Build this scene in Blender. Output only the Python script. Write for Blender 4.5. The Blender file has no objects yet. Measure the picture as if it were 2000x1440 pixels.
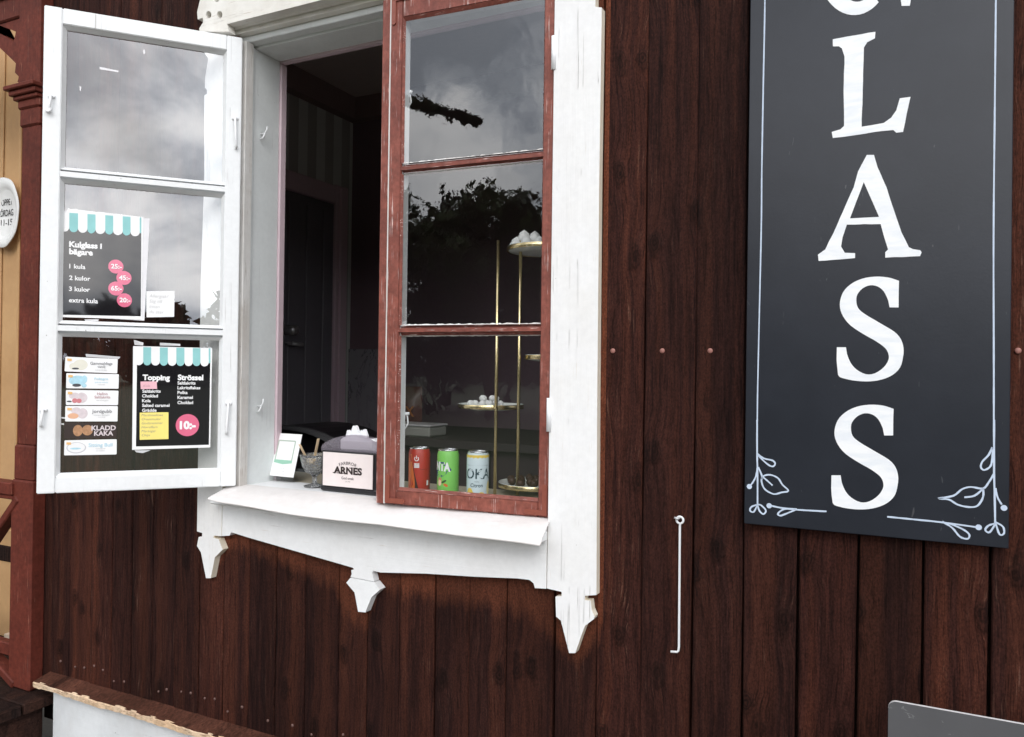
import bpy, bmesh, math, random
import numpy as np
from mathutils import Vector, Matrix
from mathutils.geometry import tessellate_polygon
random.seed(7)
SC = bpy.context.scene
COL = SC.collection
R = math.radians

# ------------------------------------------------------------------ camera
F = 1511.0
YAW, PIT, ROLL = R(26.2), R(0.28), R(0.77)
CAM = Vector((0, -1.72, 1.55))
_f0 = Vector((-math.sin(YAW), math.cos(YAW), 0)); _r0 = Vector((math.cos(YAW), math.sin(YAW), 0)); _z = Vector((0, 0, 1))
CF = _f0 * math.cos(PIT) + _z * math.sin(PIT); _u0 = _z * math.cos(PIT) - _f0 * math.sin(PIT)
CR = _r0 * math.cos(ROLL) + _u0 * math.sin(ROLL); CU = _u0 * math.cos(ROLL) - _r0 * math.sin(ROLL)
cd = bpy.data.cameras.new('camera'); cam = bpy.data.objects.new('camera', cd); COL.objects.link(cam)
cd.sensor_width = 36; cd.lens = 36 * F / 2000; cd.clip_start = 0.05; cd.clip_end = 2000
cam.matrix_world = Matrix(((CR.x, CU.x, -CF.x, CAM.x), (CR.y, CU.y, -CF.y, CAM.y), (CR.z, CU.z, -CF.z, CAM.z), (0, 0, 0, 1)))
SC.camera = cam

# ------------------------------------------------------------------ sky, sun, exposure
SUN = Vector((0.36, -0.72, 0.59)).normalized()
SUN_EL = math.asin(SUN.z); SUN_ROT = math.atan2(SUN.x, SUN.y)
W = bpy.data.worlds.new('World'); SC.world = W; W.use_nodes = True
def world_nodes():
    nt = W.node_tree; nt.nodes.clear(); N = nt.nodes.new; L = nt.links.new
    out = N('ShaderNodeOutputWorld'); bg = N('ShaderNodeBackground'); bg.inputs['Strength'].default_value = 0.1
    sky = N('ShaderNodeTexSky'); sky.sky_type = 'NISHITA'; sky.sun_disc = False
    sky.sun_elevation = SUN_EL; sky.sun_rotation = SUN_ROT; sky.air_density = 1.2; sky.dust_density = 2.0
    tc = N('ShaderNodeTexCoord'); sx = N('ShaderNodeSeparateXYZ'); L(tc.outputs['Generated'], sx.inputs[0])
    def M(op, a, b=None, clamp=False):
        n = N('ShaderNodeMath'); n.operation = op; n.use_clamp = clamp
        for i, v in enumerate((a, b)):
            if v is None: continue
            if hasattr(v, 'is_linked'): L(v, n.inputs[i])
            else: n.inputs[i].default_value = v
        return n.outputs[0]
    zz = M('ADD', M('MAXIMUM', sx.outputs[2], 0.0), 0.60)
    cv = N('ShaderNodeCombineXYZ'); L(M('DIVIDE', sx.outputs[0], zz), cv.inputs[0]); L(M('DIVIDE', sx.outputs[1], zz), cv.inputs[1]); cv.inputs[2].default_value = 3.7
    n1 = N('ShaderNodeTexNoise'); n1.inputs['Scale'].default_value = 1.9; n1.inputs['Detail'].default_value = 9; n1.inputs['Roughness'].default_value = 0.52; n1.inputs['Distortion'].default_value = 0.5
    L(cv.outputs[0], n1.inputs['Vector'])
    n2 = N('ShaderNodeTexNoise'); n2.inputs['Scale'].default_value = 4.2; n2.inputs['Detail'].default_value = 7; n2.inputs['Roughness'].default_value = 0.55; n2.inputs['Distortion'].default_value = 0.25
    mp = N('ShaderNodeMapping'); mp.inputs['Location'].default_value = (11.3, 4.1, 0); L(cv.outputs[0], mp.inputs[0]); L(mp.outputs[0], n2.inputs['Vector'])
    def mr(v, a, b, c, d, smooth=True):
        n = N('ShaderNodeMapRange'); n.interpolation_type = 'SMOOTHSTEP' if smooth else 'LINEAR'
        L(v, n.inputs[0])
        for i, q in enumerate((a, b, c, d)): n.inputs[i + 1].default_value = q
        return n.outputs[0]
    mask = mr(n1.outputs[0], 0.30, 0.46, 0.35, 1.0)
    bright = mr(n2.outputs[0], 0.34, 0.64, 0.50, 1.30)
    dt = N('ShaderNodeVectorMath'); dt.operation = 'DOT_PRODUCT'; L(tc.outputs['Generated'], dt.inputs[0]); dt.inputs[1].default_value = SUN
    prox = M('ADD', M('MULTIPLY', M('POWER', mr(dt.outputs['Value'], -0.2, 1.0, 0.0, 1.0, False), 2.0), 31.0), 5.5)
    lum = M('MULTIPLY', bright, prox)
    cc = N('ShaderNodeMix'); cc.data_type = 'RGBA'
    L(mr(n2.outputs[0], 0.35, 0.62, 0.0, 1.0), cc.inputs['Factor'])
    cc.inputs['A'].default_value = (0.83, 0.89, 1.0, 1); cc.inputs['B'].default_value = (1.0, 0.985, 0.98, 1)
    vm = N('ShaderNodeVectorMath'); vm.operation = 'SCALE'; L(cc.outputs['Result'], vm.inputs[0]); L(lum, vm.inputs['Scale'])
    mx = N('ShaderNodeMix'); mx.data_type = 'RGBA'; L(mask, mx.inputs['Factor']); L(sky.outputs[0], mx.inputs['A']); L(vm.outputs[0], mx.inputs['B'])
    L(mx.outputs['Result'], bg.inputs['Color']); L(bg.outputs[0], out.inputs['Surface'])
world_nodes()
sl = bpy.data.lights.new('sun', 'SUN'); sl.energy = 0.95; sl.angle = R(24); sl.color = (1.0, 0.95, 0.88)
so = bpy.data.objects.new('sun', sl); COL.objects.link(so); so.rotation_euler = SUN.to_track_quat('Z', 'Y').to_euler(); so.location = (6, -6, 8)
VS = SC.view_settings; VS.view_transform = 'Standard'; VS.look = 'None'; VS.gamma = 1.0; VS.exposure = 0.02; VS.use_curve_mapping = False
SC.render.filter_size = 1.05; SC.render.engine = 'CYCLES'; CY = SC.cycles
CY.use_denoising = True; CY.max_bounces = 10; CY.diffuse_bounces = 7; CY.glossy_bounces = 4; CY.transmission_bounces = 6; CY.transparent_max_bounces = 24
CY.caustics_reflective = False; CY.caustics_refractive = False; CY.sample_clamp_indirect = 4

# ------------------------------------------------------------------ pixel -> place
def ray(px, py): return CF * F + CR * (px - 1000) - CU * (py - 720)
def PY(px, py, Y):
    d = ray(px, py); return CAM + d * ((Y - CAM.y) / d.y)
def PZ(px, py, Z):
    d = ray(px, py); return CAM + d * ((Z - CAM.z) / d.z)
def PX(px, py, X):
    d = ray(px, py); return CAM + d * ((X - CAM.x) / d.x)

# ------------------------------------------------------------------ mesh helpers
def box(bm, x0, x1, y0, y1, z0, z1, bev=0.0, M=None):
    vs = [bm.verts.new((x, y, z)) for x in (x0, x1) for y in (y0, y1) for z in (z0, z1)]
    fs = [(0, 1, 3, 2), (4, 6, 7, 5), (0, 4, 5, 1), (2, 3, 7, 6), (0, 2, 6, 4), (1, 5, 7, 3)]
    faces = [bm.faces.new([vs[i] for i in f]) for f in fs]
    if bev:
        es = list({e for f in faces for e in f.edges})
        r = bmesh.ops.bevel(bm, geom=es, offset=bev, segments=1, affect='EDGES')
        vs = list({v for f in r['faces'] for v in f.verts} | {v for v in vs if v.is_valid})
    if M is not None: bmesh.ops.transform(bm, matrix=M, verts=[v for v in vs if v.is_valid])
    return vs
def prism(bm, pts, holes, fn, d0, d1):
    """outline (2-D points) with holes, fn(u,v,d)->3-D, between depths d0 and d1"""
    loops = [list(pts)] + [list(h) for h in holes]
    tri = tessellate_polygon([[Vector((p[0], p[1], 0)) for p in lp] for lp in loops])
    flat = [p for lp in loops for p in lp]
    A = [bm.verts.new(fn(p[0], p[1], d0)) for p in flat]
    B = [bm.verts.new(fn(p[0], p[1], d1)) for p in flat]
    for t in tri:
        for V, o in ((A, 1), (B, -1)):
            try: bm.faces.new([V[i] for i in t][::o])
            except ValueError: pass
    k = 0
    for lp in loops:
        n = len(lp)
        for i in range(n):
            a, b = k + i, k + (i + 1) % n
            try: bm.faces.new((A[a], A[b], B[b], B[a]))
            except ValueError: pass
        k += n
def tube(bm, pts, r, seg=8, caps=True):
    pts = [Vector(p) for p in pts]; rr = r if isinstance(r, (list, tuple)) else [r] * len(pts); rings = []
    ref = None
    for i, p in enumerate(pts):
        t = (pts[min(i + 1, len(pts) - 1)] - pts[max(i - 1, 0)]).normalized()
        if ref is None: ref = Vector((0, 0, 1)) if abs(t.z) < 0.9 else Vector((1, 0, 0))
        a = (ref - t * ref.dot(t)).normalized(); b = t.cross(a); ref = a
        rings.append([bm.verts.new(p + (a * math.cos(2 * math.pi * k / seg) + b * math.sin(2 * math.pi * k / seg)) * rr[i]) for k in range(seg)])
    for i in range(len(rings) - 1):
        for k in range(seg):
            bm.faces.new((rings[i][k], rings[i][(k + 1) % seg], rings[i + 1][(k + 1) % seg], rings[i + 1][k]))
    if caps: bm.faces.new(rings[0][::-1]); bm.faces.new(rings[-1])
def lathe(bm, prof, c=(0, 0, 0), seg=32, M=None):
    c = Vector(c); rings = []; nv = []
    for r, z in prof:
        if r < 1e-6: ring = [bm.verts.new(c + Vector((0, 0, z)))] * seg
        else: ring = [bm.verts.new(c + Vector((r * math.cos(2 * math.pi * k / seg), r * math.sin(2 * math.pi * k / seg), z))) for k in range(seg)]
        rings.append(ring); nv += list(dict.fromkeys(ring))
    for i in range(len(rings) - 1):
        for k in range(seg):
            q = [rings[i][k], rings[i][(k + 1) % seg], rings[i + 1][(k + 1) % seg], rings[i + 1][k]]
            q = list(dict.fromkeys(q))
            if len(q) > 2: bm.faces.new(q)
    if M is not None: bmesh.ops.transform(bm, matrix=M, verts=nv)
def blob(bm, c, r, sub=1, jit=0.0, M=None):
    g = bmesh.ops.create_icosphere(bm, subdivisions=sub, radius=1.0)
    rr = r if isinstance(r, (list, tuple)) else (r, r, r)
    for v in g['verts']:
        k = 1 + random.uniform(-jit, jit)
        v.co = Vector(c) + Vector((v.co.x * rr[0] * k, v.co.y * rr[1] * k, v.co.z * rr[2] * k))
    if M is not None: bmesh.ops.transform(bm, matrix=M, verts=g['verts'])
def ribbon(bm, pts, w, fn, d):
    """flat painted stroke along 2-D pts of width w"""
    P = [Vector((p[0], p[1])) for p in pts]; Lr = []
    for i, p in enumerate(P):
        t = P[min(i + 1, len(P) - 1)] - P[max(i - 1, 0)]
        if t.length < 1e-9: t = Vector((1, 0))
        t.normalize(); n = Vector((-t.y, t.x)); ww = w * random.uniform(0.85, 1.15)
        Lr.append((bm.verts.new(fn(*(p + n * ww / 2), d)), bm.verts.new(fn(*(p - n * ww / 2), d))))
    for i in range(len(Lr) - 1):
        try: bm.faces.new((Lr[i][0], Lr[i][1], Lr[i + 1][1], Lr[i + 1][0]))
        except ValueError: pass
def smoothpts(pts, n=4):
    """Catmull-Rom"""
    P = [Vector((p[0], p[1])) for p in pts]
    if len(P) < 3: return P
    out = []
    for i in range(len(P) - 1):
        a, b, c, d = P[max(i - 1, 0)], P[i], P[i + 1], P[min(i + 2, len(P) - 1)]
        for k in range(n):
            t = k / n
            out.append(0.5 * ((2 * b) + (c - a) * t + (2 * a - 5 * b + 4 * c - d) * t * t + (3 * b - a - 3 * c + d) * t ** 3))
    out.append(P[-1]); return out
def disc(bm, u, v, r, fn, d, seg=28, ry=None):
    ry = ry or r
    bm.faces.new([bm.verts.new(fn(u + r * math.cos(2 * math.pi * k / seg), v + ry * math.sin(2 * math.pi * k / seg), d)) for k in range(seg)])
MW = {}
def mk(name, bm, mat, parent=None, smooth=False, M=None):
    bmesh.ops.recalc_face_normals(bm, faces=bm.faces)
    me = bpy.data.meshes.new(name); bm.to_mesh(me); bm.free()
    o = bpy.data.objects.new(name, me); COL.objects.link(o)
    if mat is not None: me.materials.append(mat)
    if smooth:
        for p in me.polygons: p.use_smooth = True
    W_ = M or Matrix.Identity(4); MW[o.name] = W_
    if parent is not None:
        o.parent = parent; o.matrix_parent_inverse = MW[parent.name].inverted()
    o.matrix_basis = W_
    return o
def flat(name, bm, mat, parent=None):      # single-sided print: do not touch the normals
    me = bpy.data.meshes.new(name); bm.to_mesh(me); bm.free()
    o = bpy.data.objects.new(name, me); COL.objects.link(o); me.materials.append(mat); MW[o.name] = Matrix.Identity(4)
    if parent is not None: o.parent = parent; o.matrix_parent_inverse = MW[parent.name].inverted()
    return o
def empty(name, loc, parent=None):
    o = bpy.data.objects.new(name, None); COL.objects.link(o); o.empty_display_size = 0.1
    M = Matrix.Translation(loc); MW[o.name] = M; o.matrix_basis = M
    return o
def tag(o, label, cat, group=None):
    o['label'] = label; o['category'] = cat
    if group: o['group'] = group
    return o
def struct(o): o['kind'] = 'structure'; return o

# ------------------------------------------------------------------ text as mesh (built-in font)
_tc = {}
def text_tris(body, bold=0.0):
    k = (body, bold)
    if k not in _tc:
        cu = bpy.data.curves.new('t', 'FONT'); cu.body = body; cu.size = 1; cu.offset = bold; cu.resolution_u = 3
        ob = bpy.data.objects.new('t', cu); COL.objects.link(ob)
        me = bpy.data.meshes.new_from_object(ob)
        vs = [(v.co.x, v.co.y) for v in me.vertices]; fs = [tuple(p.vertices) for p in me.polygons]
        bpy.data.objects.remove(ob); bpy.data.curves.remove(cu); bpy.data.meshes.remove(me)
        _tc[k] = (vs, fs)
    return _tc[k]
_hv = text_tris('H')[0]; CAP = max(v[1] for v in _hv)
def text(bm, body, u, v, cap, fn, d, bold=0.0, align='l', width=None, xs=1.0, slant=0.0, arc=None):
    vs, fs = text_tris(body, bold)
    if not vs: return
    k = cap / CAP; w0 = min(p[0] for p in vs); w1 = max(p[0] for p in vs)
    kx = k * xs if width is None else width / (w1 - w0)
    off = {'l': 0, 'c': -(w1 - w0) / 2, 'r': -(w1 - w0)}[align]
    V = []
    for x, y in vs:
        X = (x - w0 + off) * kx + slant * y * k; Y = y * k
        if arc: a = X / arc; X, Y = (arc + Y) * math.sin(a), (arc + Y) * math.cos(a) - arc
        V.append(bm.verts.new(fn(u + X, v + Y, d)))
    for f in fs:
        try: bm.faces.new([V[i] for i in f])
        except ValueError: pass

# ------------------------------------------------------------------ materials
def newmat(name):
    m = bpy.data.materials.new(name); m.use_nodes = True; nt = m.node_tree; nt.nodes.clear()
    out = nt.nodes.new('ShaderNodeOutputMaterial'); b = nt.nodes.new('ShaderNodeBsdfPrincipled'); nt.links.new(b.outputs[0], out.inputs[0])
    return m, nt, b, out
def mathn(nt, op, a, b=None, clamp=False):
    n = nt.nodes.new('ShaderNodeMath'); n.operation = op; n.use_clamp = clamp
    for i, v in enumerate((a, b)):
        if v is None: continue
        if hasattr(v, 'is_linked'): nt.links.new(v, n.inputs[i])
        else: n.inputs[i].default_value = v
    return n.outputs[0]
def ramp(nt, v, stops, interp='LINEAR'):
    r = nt.nodes.new('ShaderNodeValToRGB'); cr = r.color_ramp; cr.interpolation = interp
    while len(cr.elements) < len(stops): cr.elements.new(0.5)
    for e, (p, c) in zip(cr.elements, stops):
        e.position = p; e.color = (c, c, c, 1) if not isinstance(c, (tuple, list)) else (*c, 1)
    nt.links.new(v, r.inputs[0]); return r.outputs[0]
def noise(nt, vec, sc, detail=4, rough=0.5, dist=0.0):
    n = nt.nodes.new('ShaderNodeTexNoise'); n.inputs['Scale'].default_value = sc; n.inputs['Detail'].default_value = detail
    n.inputs['Roughness'].default_value = rough; n.inputs['Distortion'].default_value = dist
    nt.links.new(vec, n.inputs['Vector']); return n.outputs[0]
def coords(nt, scale=(1, 1, 1), rnd=0.0, src='Object'):
    tc = nt.nodes.new('ShaderNodeTexCoord'); v = tc.outputs[src]
    if rnd:
        oi = nt.nodes.new('ShaderNodeObjectInfo'); s = nt.nodes.new('ShaderNodeVectorMath'); s.operation = 'SCALE'
        cb = nt.nodes.new('ShaderNodeCombineXYZ')
        for i in range(3): nt.links.new(oi.outputs['Random'], cb.inputs[i])
        nt.links.new(cb.outputs[0], s.inputs[0]); s.inputs['Scale'].default_value = rnd
        ad = nt.nodes.new('ShaderNodeVectorMath'); ad.operation = 'ADD'; nt.links.new(v, ad.inputs[0]); nt.links.new(s.outputs[0], ad.inputs[1]); v = ad.outputs[0]
    mp = nt.nodes.new('ShaderNodeMapping'); mp.inputs['Scale'].default_value = scale; nt.links.new(v, mp.inputs[0]); return mp.outputs[0]
def mixc(nt, f, a, b, mode='MIX'):
    m = nt.nodes.new('ShaderNodeMix'); m.data_type = 'RGBA'; m.blend_type = mode
    for s, v in (('Factor', f), ('A', a), ('B', b)):
        i = m.inputs[s]
        if hasattr(v, 'is_linked'): nt.links.new(v, i)
        elif s == 'Factor': i.default_value = v
        else: i.default_value = (*v, 1)
    return m.outputs['Result']
def bump(nt, b, h, strength, dist=0.002):
    n = nt.nodes.new('ShaderNodeBump'); n.inputs['Strength'].default_value = strength; n.inputs['Distance'].default_value = dist
    nt.links.new(h, n.inputs['Height']); nt.links.new(n.outputs[0], b.inputs['Normal'])
def plain(name, col, rough=0.6, metal=0.0, spec=0.5, var=0.0, scale=40):
    m, nt, b, o = newmat(name)
    b.inputs['Roughness'].default_value = rough; b.inputs['Metallic'].default_value = metal; b.inputs['Specular IOR Level'].default_value = spec
    v = coords(nt); n = noise(nt, v, scale, 3)
    k = var or 0.06
    c = mixc(nt, n, tuple(x * (1 - k) for x in col), tuple(min(1, x * (1 + k)) for x in col))
    nt.links.new(c, b.inputs['Base Color']); return m

def plank_mat(name, dark, mid, red, halo=False, spec=0.09):
    m, nt, b, o = newmat(name); L = nt.links.new
    tcw = coords(nt, (1, 1, 1), 9)
    # knots, and grain that flows round them
    vo = nt.nodes.new('ShaderNodeTexVoronoi'); vo.inputs['Scale'].default_value = 1.0; vo.inputs['Randomness'].default_value = 1.0; vo.feature = 'F1'
    vo.voronoi_dimensions = '2D'; ks = nt.nodes.new('ShaderNodeSeparateXYZ'); L(coords(nt, (7.0, 2, 3.6), 7), ks.inputs[0]); kc = nt.nodes.new('ShaderNodeCombineXYZ'); L(ks.outputs[0], kc.inputs[0]); L(ks.outputs[2], kc.inputs[1])
    L(kc.outputs[0], vo.inputs['Vector']); kd = mathn(nt, 'ADD', vo.outputs['Distance'], mathn(nt, 'MULTIPLY', mathn(nt, 'SUBTRACT', noise(nt, coords(nt, (30, 5, 30), 2), 1.0, 3), 0.42), 0.22))
    kn = ramp(nt, kd, [(0.03, 1.0), (0.09, 0.8), (0.16, 0.0)])
    flow = ramp(nt, kd, [(0.0, 1.0), (0.45, 0.0)], 'EASE')
    wn = noise(nt, coords(nt, (7, 3, 2.2), 9), 1.0, 3, 0.5)
    warp = mathn(nt, 'ADD', mathn(nt, 'MULTIPLY', mathn(nt, 'SUBTRACT', wn, 0.5), 0.022), mathn(nt, 'MULTIPLY', flow, 0.012))
    cb = nt.nodes.new('ShaderNodeCombineXYZ'); L(warp, cb.inputs[0])
    ad = nt.nodes.new('ShaderNodeVectorMath'); ad.operation = 'ADD'; L(tcw, ad.inputs[0]); L(cb.outputs[0], ad.inputs[1])
    def mp(sc):
        n = nt.nodes.new('ShaderNodeMapping'); n.inputs['Scale'].default_value = sc; L(ad.outputs[0], n.inputs[0]); return n.outputs[0]
    g = noise(nt, mp((110, 40, 4.2)), 1.0, 6, 0.76, 0.1)
    f = noise(nt, mp((290, 70, 13.0)), 1.0, 3, 0.62)
    s = noise(nt, mp((21, 6, 0.5)), 1.0, 3, 0.5, 0.2)
    big = noise(nt, coords(nt, (3.0, 1, 1.3), 0), 1.0, 4, 0.55)
    c = mixc(nt, ramp(nt, g, [(0.36, 0.0), (0.66, 1.0)]), dark, mid)
    c = mixc(nt, ramp(nt, s, [(0.48, 0.0), (0.72, 0.7)]), c, red)
    c = mixc(nt, mathn(nt, 'MULTIPLY', ramp(nt, f, [(0.34, 1.0), (0.46, 0.0)]), 0.6), c, tuple(x * 0.3 for x in dark))          # open pores
    w = mathn(nt, 'MULTIPLY', ramp(nt, f, [(0.60, 0.0), (0.68, 1.0)]), ramp(nt, noise(nt, coords(nt, (18, 4, 6), 3), 1.0, 3), [(0.46, 0.0), (0.64, 1.0)]))
    oj = nt.nodes.new('ShaderNodeObjectInfo'); w = mathn(nt, 'MULTIPLY', w, ramp(nt, mathn(nt, 'FRACT', mathn(nt, 'MULTIPLY', oj.outputs['Random'], 7.3)), [(0.0, 0.12), (0.6, 0.45), (1.0, 1.0)]))
    c = mixc(nt, mathn(nt, 'MULTIPLY', w, 0.85), c, (0.150, 0.084, 0.060))                                                       # pale worn fibres
    ckn = noise(nt, mp((75, 30, 0.9)), 1.0, 2, 0.5)
    ck = mathn(nt, 'MULTIPLY', ramp(nt, ckn, [(0.655, 0.0), (0.668, 1.0), (0.682, 0.0)]), ramp(nt, noise(nt, coords(nt, (9, 3, 1.6), 5), 1.0, 2), [(0.5, 0.0), (0.56, 1.0)]))
    c = mixc(nt, mathn(nt, 'MULTIPLY', ck, 0.85), c, (0.004, 0.002, 0.002))                                                      # drying splits
    ring = mathn(nt, 'ADD', mathn(nt, 'MULTIPLY', mathn(nt, 'SINE', mathn(nt, 'MULTIPLY', kd, 130.0)), 0.25), 0.7)
    c = mixc(nt, mathn(nt, 'MULTIPLY', kn, ring), c, (0.008, 0.0036, 0.003))
    if halo:      # fresher brown left unpainted round the white trim
        tc = nt.nodes.new('ShaderNodeTexCoord'); sx = nt.nodes.new('ShaderNodeSeparateXYZ'); L(tc.outputs['Object'], sx.inputs[0])
        x01 = mathn(nt, 'DIVIDE', mathn(nt, 'ADD', sx.outputs[0], 1.85), 1.3, True)
        hz = [(-1.85, 0.96), (-1.80, 1.02), (-1.76, 1.05), (-1.40, 0.975), (-1.33, 0.88), (-1.27, 0.88), (-1.24, 0.985), (-0.80, 0.985), (-0.72, 0.93), (-0.66, 0.88), (-0.60, 0.98)]
        ed = ramp(nt, x01, [((x + 1.85) / 1.3, z / 2) for x, z in hz])
        dd = mathn(nt, 'SUBTRACT', mathn(nt, 'MULTIPLY', ed, 2.0), sx.outputs[2])
        nz = mathn(nt, 'MULTIPLY', mathn(nt, 'SUBTRACT', noise(nt, coords(nt, (55, 1, 9), 0), 1.0, 4, 0.6), 0.5), 0.11)
        hm = ramp(nt, mathn(nt, 'ADD', mathn(nt, 'MULTIPLY', mathn(nt, 'ADD', dd, nz), 4.0), 0.1), [(0.10, 1.0), (0.27, 0.0)])
        inx = mathn(nt, 'MULTIPLY', mathn(nt, 'GREATER_THAN', sx.outputs[0], -1.86), mathn(nt, 'LESS_THAN', sx.outputs[0], -0.60))
        c = mixc(nt, mathn(nt, 'MULTIPLY', mathn(nt, 'MULTIPLY', hm, inx), mathn(nt, 'ADD', mathn(nt, 'MULTIPLY', g, 0.8), 0.28)), c, (0.135, 0.042, 0.021))
    oi = nt.nodes.new('ShaderNodeObjectInfo')
    spk = noise(nt, coords(nt, (330, 100, 190), 4), 1.0, 2, 0.6)
    c = mixc(nt, 1.0, c, ramp(nt, spk, [(0.3, 0.62), (0.7, 1.42)]), 'MULTIPLY')
    c = mixc(nt, 1.0, c, ramp(nt, oi.outputs['Random'], [(0, (0.72, 0.74, 0.78)), (0.5, (1.0, 1.0, 1.0)), (1, (1.28, 1.20, 1.16))]), 'MULTIPLY')
    c = mixc(nt, 1.0, c, ramp(nt, big, [(0.3, 0.72), (0.7, 1.25)]), 'MULTIPLY')
    L(c, b.inputs['Base Color'])
    b.inputs['Roughness'].default_value = 0.7; b.inputs['Specular IOR Level'].default_value = spec
    h = mathn(nt, 'ADD', g, mathn(nt, 'ADD', mathn(nt, 'MULTIPLY', f, 0.7), mathn(nt, 'MULTIPLY', kn, 0.5)))
    bump(nt, b, h, 1.0, 0.005); return m
def paint(name, col, old, axis='z', wear=0.72, wearcol=(0.55, 0.47, 0.4), rough=0.5, crack=True, bs=0.35, dirt=0.0, mott=0.03, spec=0.3):
    """brushed paint on wood with grain relief, scuffs and hairline cracks"""
    m, nt, b, o = newmat(name); L = nt.links.new
    sc = {'z': (70, 70, 3), 'x': (3, 70, 70)}[axis]; sf = {'z': (300, 300, 7), 'x': (7, 300, 300)}[axis]
    g = noise(nt, coords(nt, sc, 3), 1.0, 5, 0.6, 0.2); f = noise(nt, coords(nt, sf, 3), 1.0, 3, 0.6)
    t = noise(nt, coords(nt, (6, 6, 6), 3), 1.0, 5, 0.6)
    c = mixc(nt, ramp(nt, t, [(0.35, 0.0), (0.7, 1.0)]), col, old)
    if wear < 1:
        w = mathn(nt, 'MULTIPLY', ramp(nt, f, [(wear, 0.0), (wear + 0.03, 1.0)]), ramp(nt, noise(nt, coords(nt, (22, 22, 22), 2), 1.0, 3), [(0.42, 0.0), (0.6, 1.0)]))
        c = mixc(nt, w, c, wearcol)
    h = mathn(nt, 'ADD', g, mathn(nt, 'MULTIPLY', f, 0.4))
    if crack:
        k = noise(nt, coords(nt, {'z': (120, 120, 1.1), 'x': (1.1, 120, 120)}[axis], 4), 1.0, 2, 0.5, 0.3)
        ck = mathn(nt, 'MULTIPLY', ramp(nt, k, [(0.632, 0.0), (0.642, 1.0), (0.654, 0.0)]), ramp(nt, noise(nt, coords(nt, (9, 9, 9), 6), 1.0, 3), [(0.53, 0.0), (0.60, 1.0)]))
        c = mixc(nt, mathn(nt, 'MULTIPLY', ck, 0.55), c, (0.16, 0.12, 0.10)); h = mathn(nt, 'SUBTRACT', h, mathn(nt, 'MULTIPLY', ck, 1.0))
        sp = noise(nt, coords(nt, (45, 45, 45), 8), 1.0, 2, 0.5)
        c = mixc(nt, mathn(nt, 'MULTIPLY', ramp(nt, sp, [(0.765, 0.0), (0.79, 1.0)]), 0.6), c, (0.10, 0.07, 0.055))
    if dirt:
        dn = noise(nt, coords(nt, (5, 5, 2.2), 1), 1.0, 6, 0.65)
        c = mixc(nt, mathn(nt, 'MULTIPLY', ramp(nt, dn, [(0.48, 0.0), (0.75, 1.0)]), dirt), c, (0.42, 0.36, 0.30))
    mo = noise(nt, coords(nt, (60, 60, 60), 5), 1.0, 4, 0.65); c = mixc(nt, 1.0, c, ramp(nt, mo, [(0.3, 1 - mott), (0.7, 1 + mott)]), 'MULTIPLY')
    L(c, b.inputs['Base Color']); b.inputs['Roughness'].default_value = rough; b.inputs['Specular IOR Level'].default_value = spec
    bump(nt, b, h, bs, 0.0016); return m
def glass_mat(name, wavy=0.0, refl=0.15, sc=9.0):
    m, nt, b, out = newmat(name); nt.nodes.remove(b); L = nt.links.new
    tr = nt.nodes.new('ShaderNodeBsdfTransparent'); tr.inputs[0].default_value = (0.97, 0.98, 0.975, 1)
    gl = nt.nodes.new('ShaderNodeBsdfGlossy'); gl.inputs['Roughness'].default_value = 0.0; gl.inputs[0].default_value = (0.96, 0.98, 1, 1)
    lw = nt.nodes.new('ShaderNodeLayerWeight'); lw.inputs['Blend'].default_value = 0.12
    fac = mathn(nt, 'ADD', mathn(nt, 'MULTIPLY', lw.outputs['Fresnel'], 0.7), refl, True)
    if wavy:
        h = mathn(nt, 'ADD', noise(nt, coords(nt, (1, 1, 0.7), 4), sc, 2, 0.5, 0.6), mathn(nt, 'MULTIPLY', noise(nt, coords(nt, (1, 1, 1), 4), sc * 4.5, 2, 0.5, 0.4), 0.12))
        n = nt.nodes.new('ShaderNodeBump'); n.inputs['Strength'].default_value = 1.0; n.inputs['Distance'].default_value = wavy
        L(h, n.inputs['Height']); L(n.outputs[0], gl.inputs['Normal'])
    mx = nt.nodes.new('ShaderNodeMixShader'); L(fac, mx.inputs[0]); L(tr.outputs[0], mx.inputs[1]); L(gl.outputs[0], mx.inputs[2]); L(mx.outputs[0], out.inputs[0])
    return m

MT = {}
MT['plank'] = plank_mat('stained_plank', (0.0145, 0.0056, 0.0048), (0.046, 0.0165, 0.0120), (0.082, 0.0260, 0.0145), True)
MT['deck'] = plank_mat('dark_deck', (0.014, 0.008, 0.007), (0.035, 0.018, 0.014), (0.05, 0.022, 0.015))
MT['ledge'] = plank_mat('ledge_brown', (0.05, 0.021, 0.014), (0.085, 0.036, 0.024), (0.11, 0.045, 0.03))
MT['rawwood'] = paint('raw_wood', (0.56, 0.38, 0.23), (0.68, 0.53, 0.38), 'x', 0.56, (0.24, 0.12, 0.07), 0.8, False, 0.8, 0.0, 0.3)
MT['white'] = paint('white_paint_upright', (0.81, 0.81, 0.81), (0.79, 0.785, 0.77), 'z', 0.66, (0.70, 0.66, 0.60), 0.45, True, 0.7, 0.14)
MT['whiteh'] = paint('white_paint_level', (0.81, 0.82, 0.825), (0.79, 0.795, 0.795), 'x', 0.70, (0.66, 0.61, 0.55), 0.45, True, 0.5, 0.14)
MT['casepaint'] = paint('white_casement_paint', (0.80, 0.815, 0.82), (0.775, 0.785, 0.79), 'z', 0.74, (0.62, 0.60, 0.58), 0.38, True, 0.22, 0.08)
MT['jamb'] = paint('jamb_paint', (0.72, 0.745, 0.74), (0.66, 0.68, 0.675), 'z', 0.74, (0.55, 0.5, 0.45), 0.5, True, 0.2)
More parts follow.
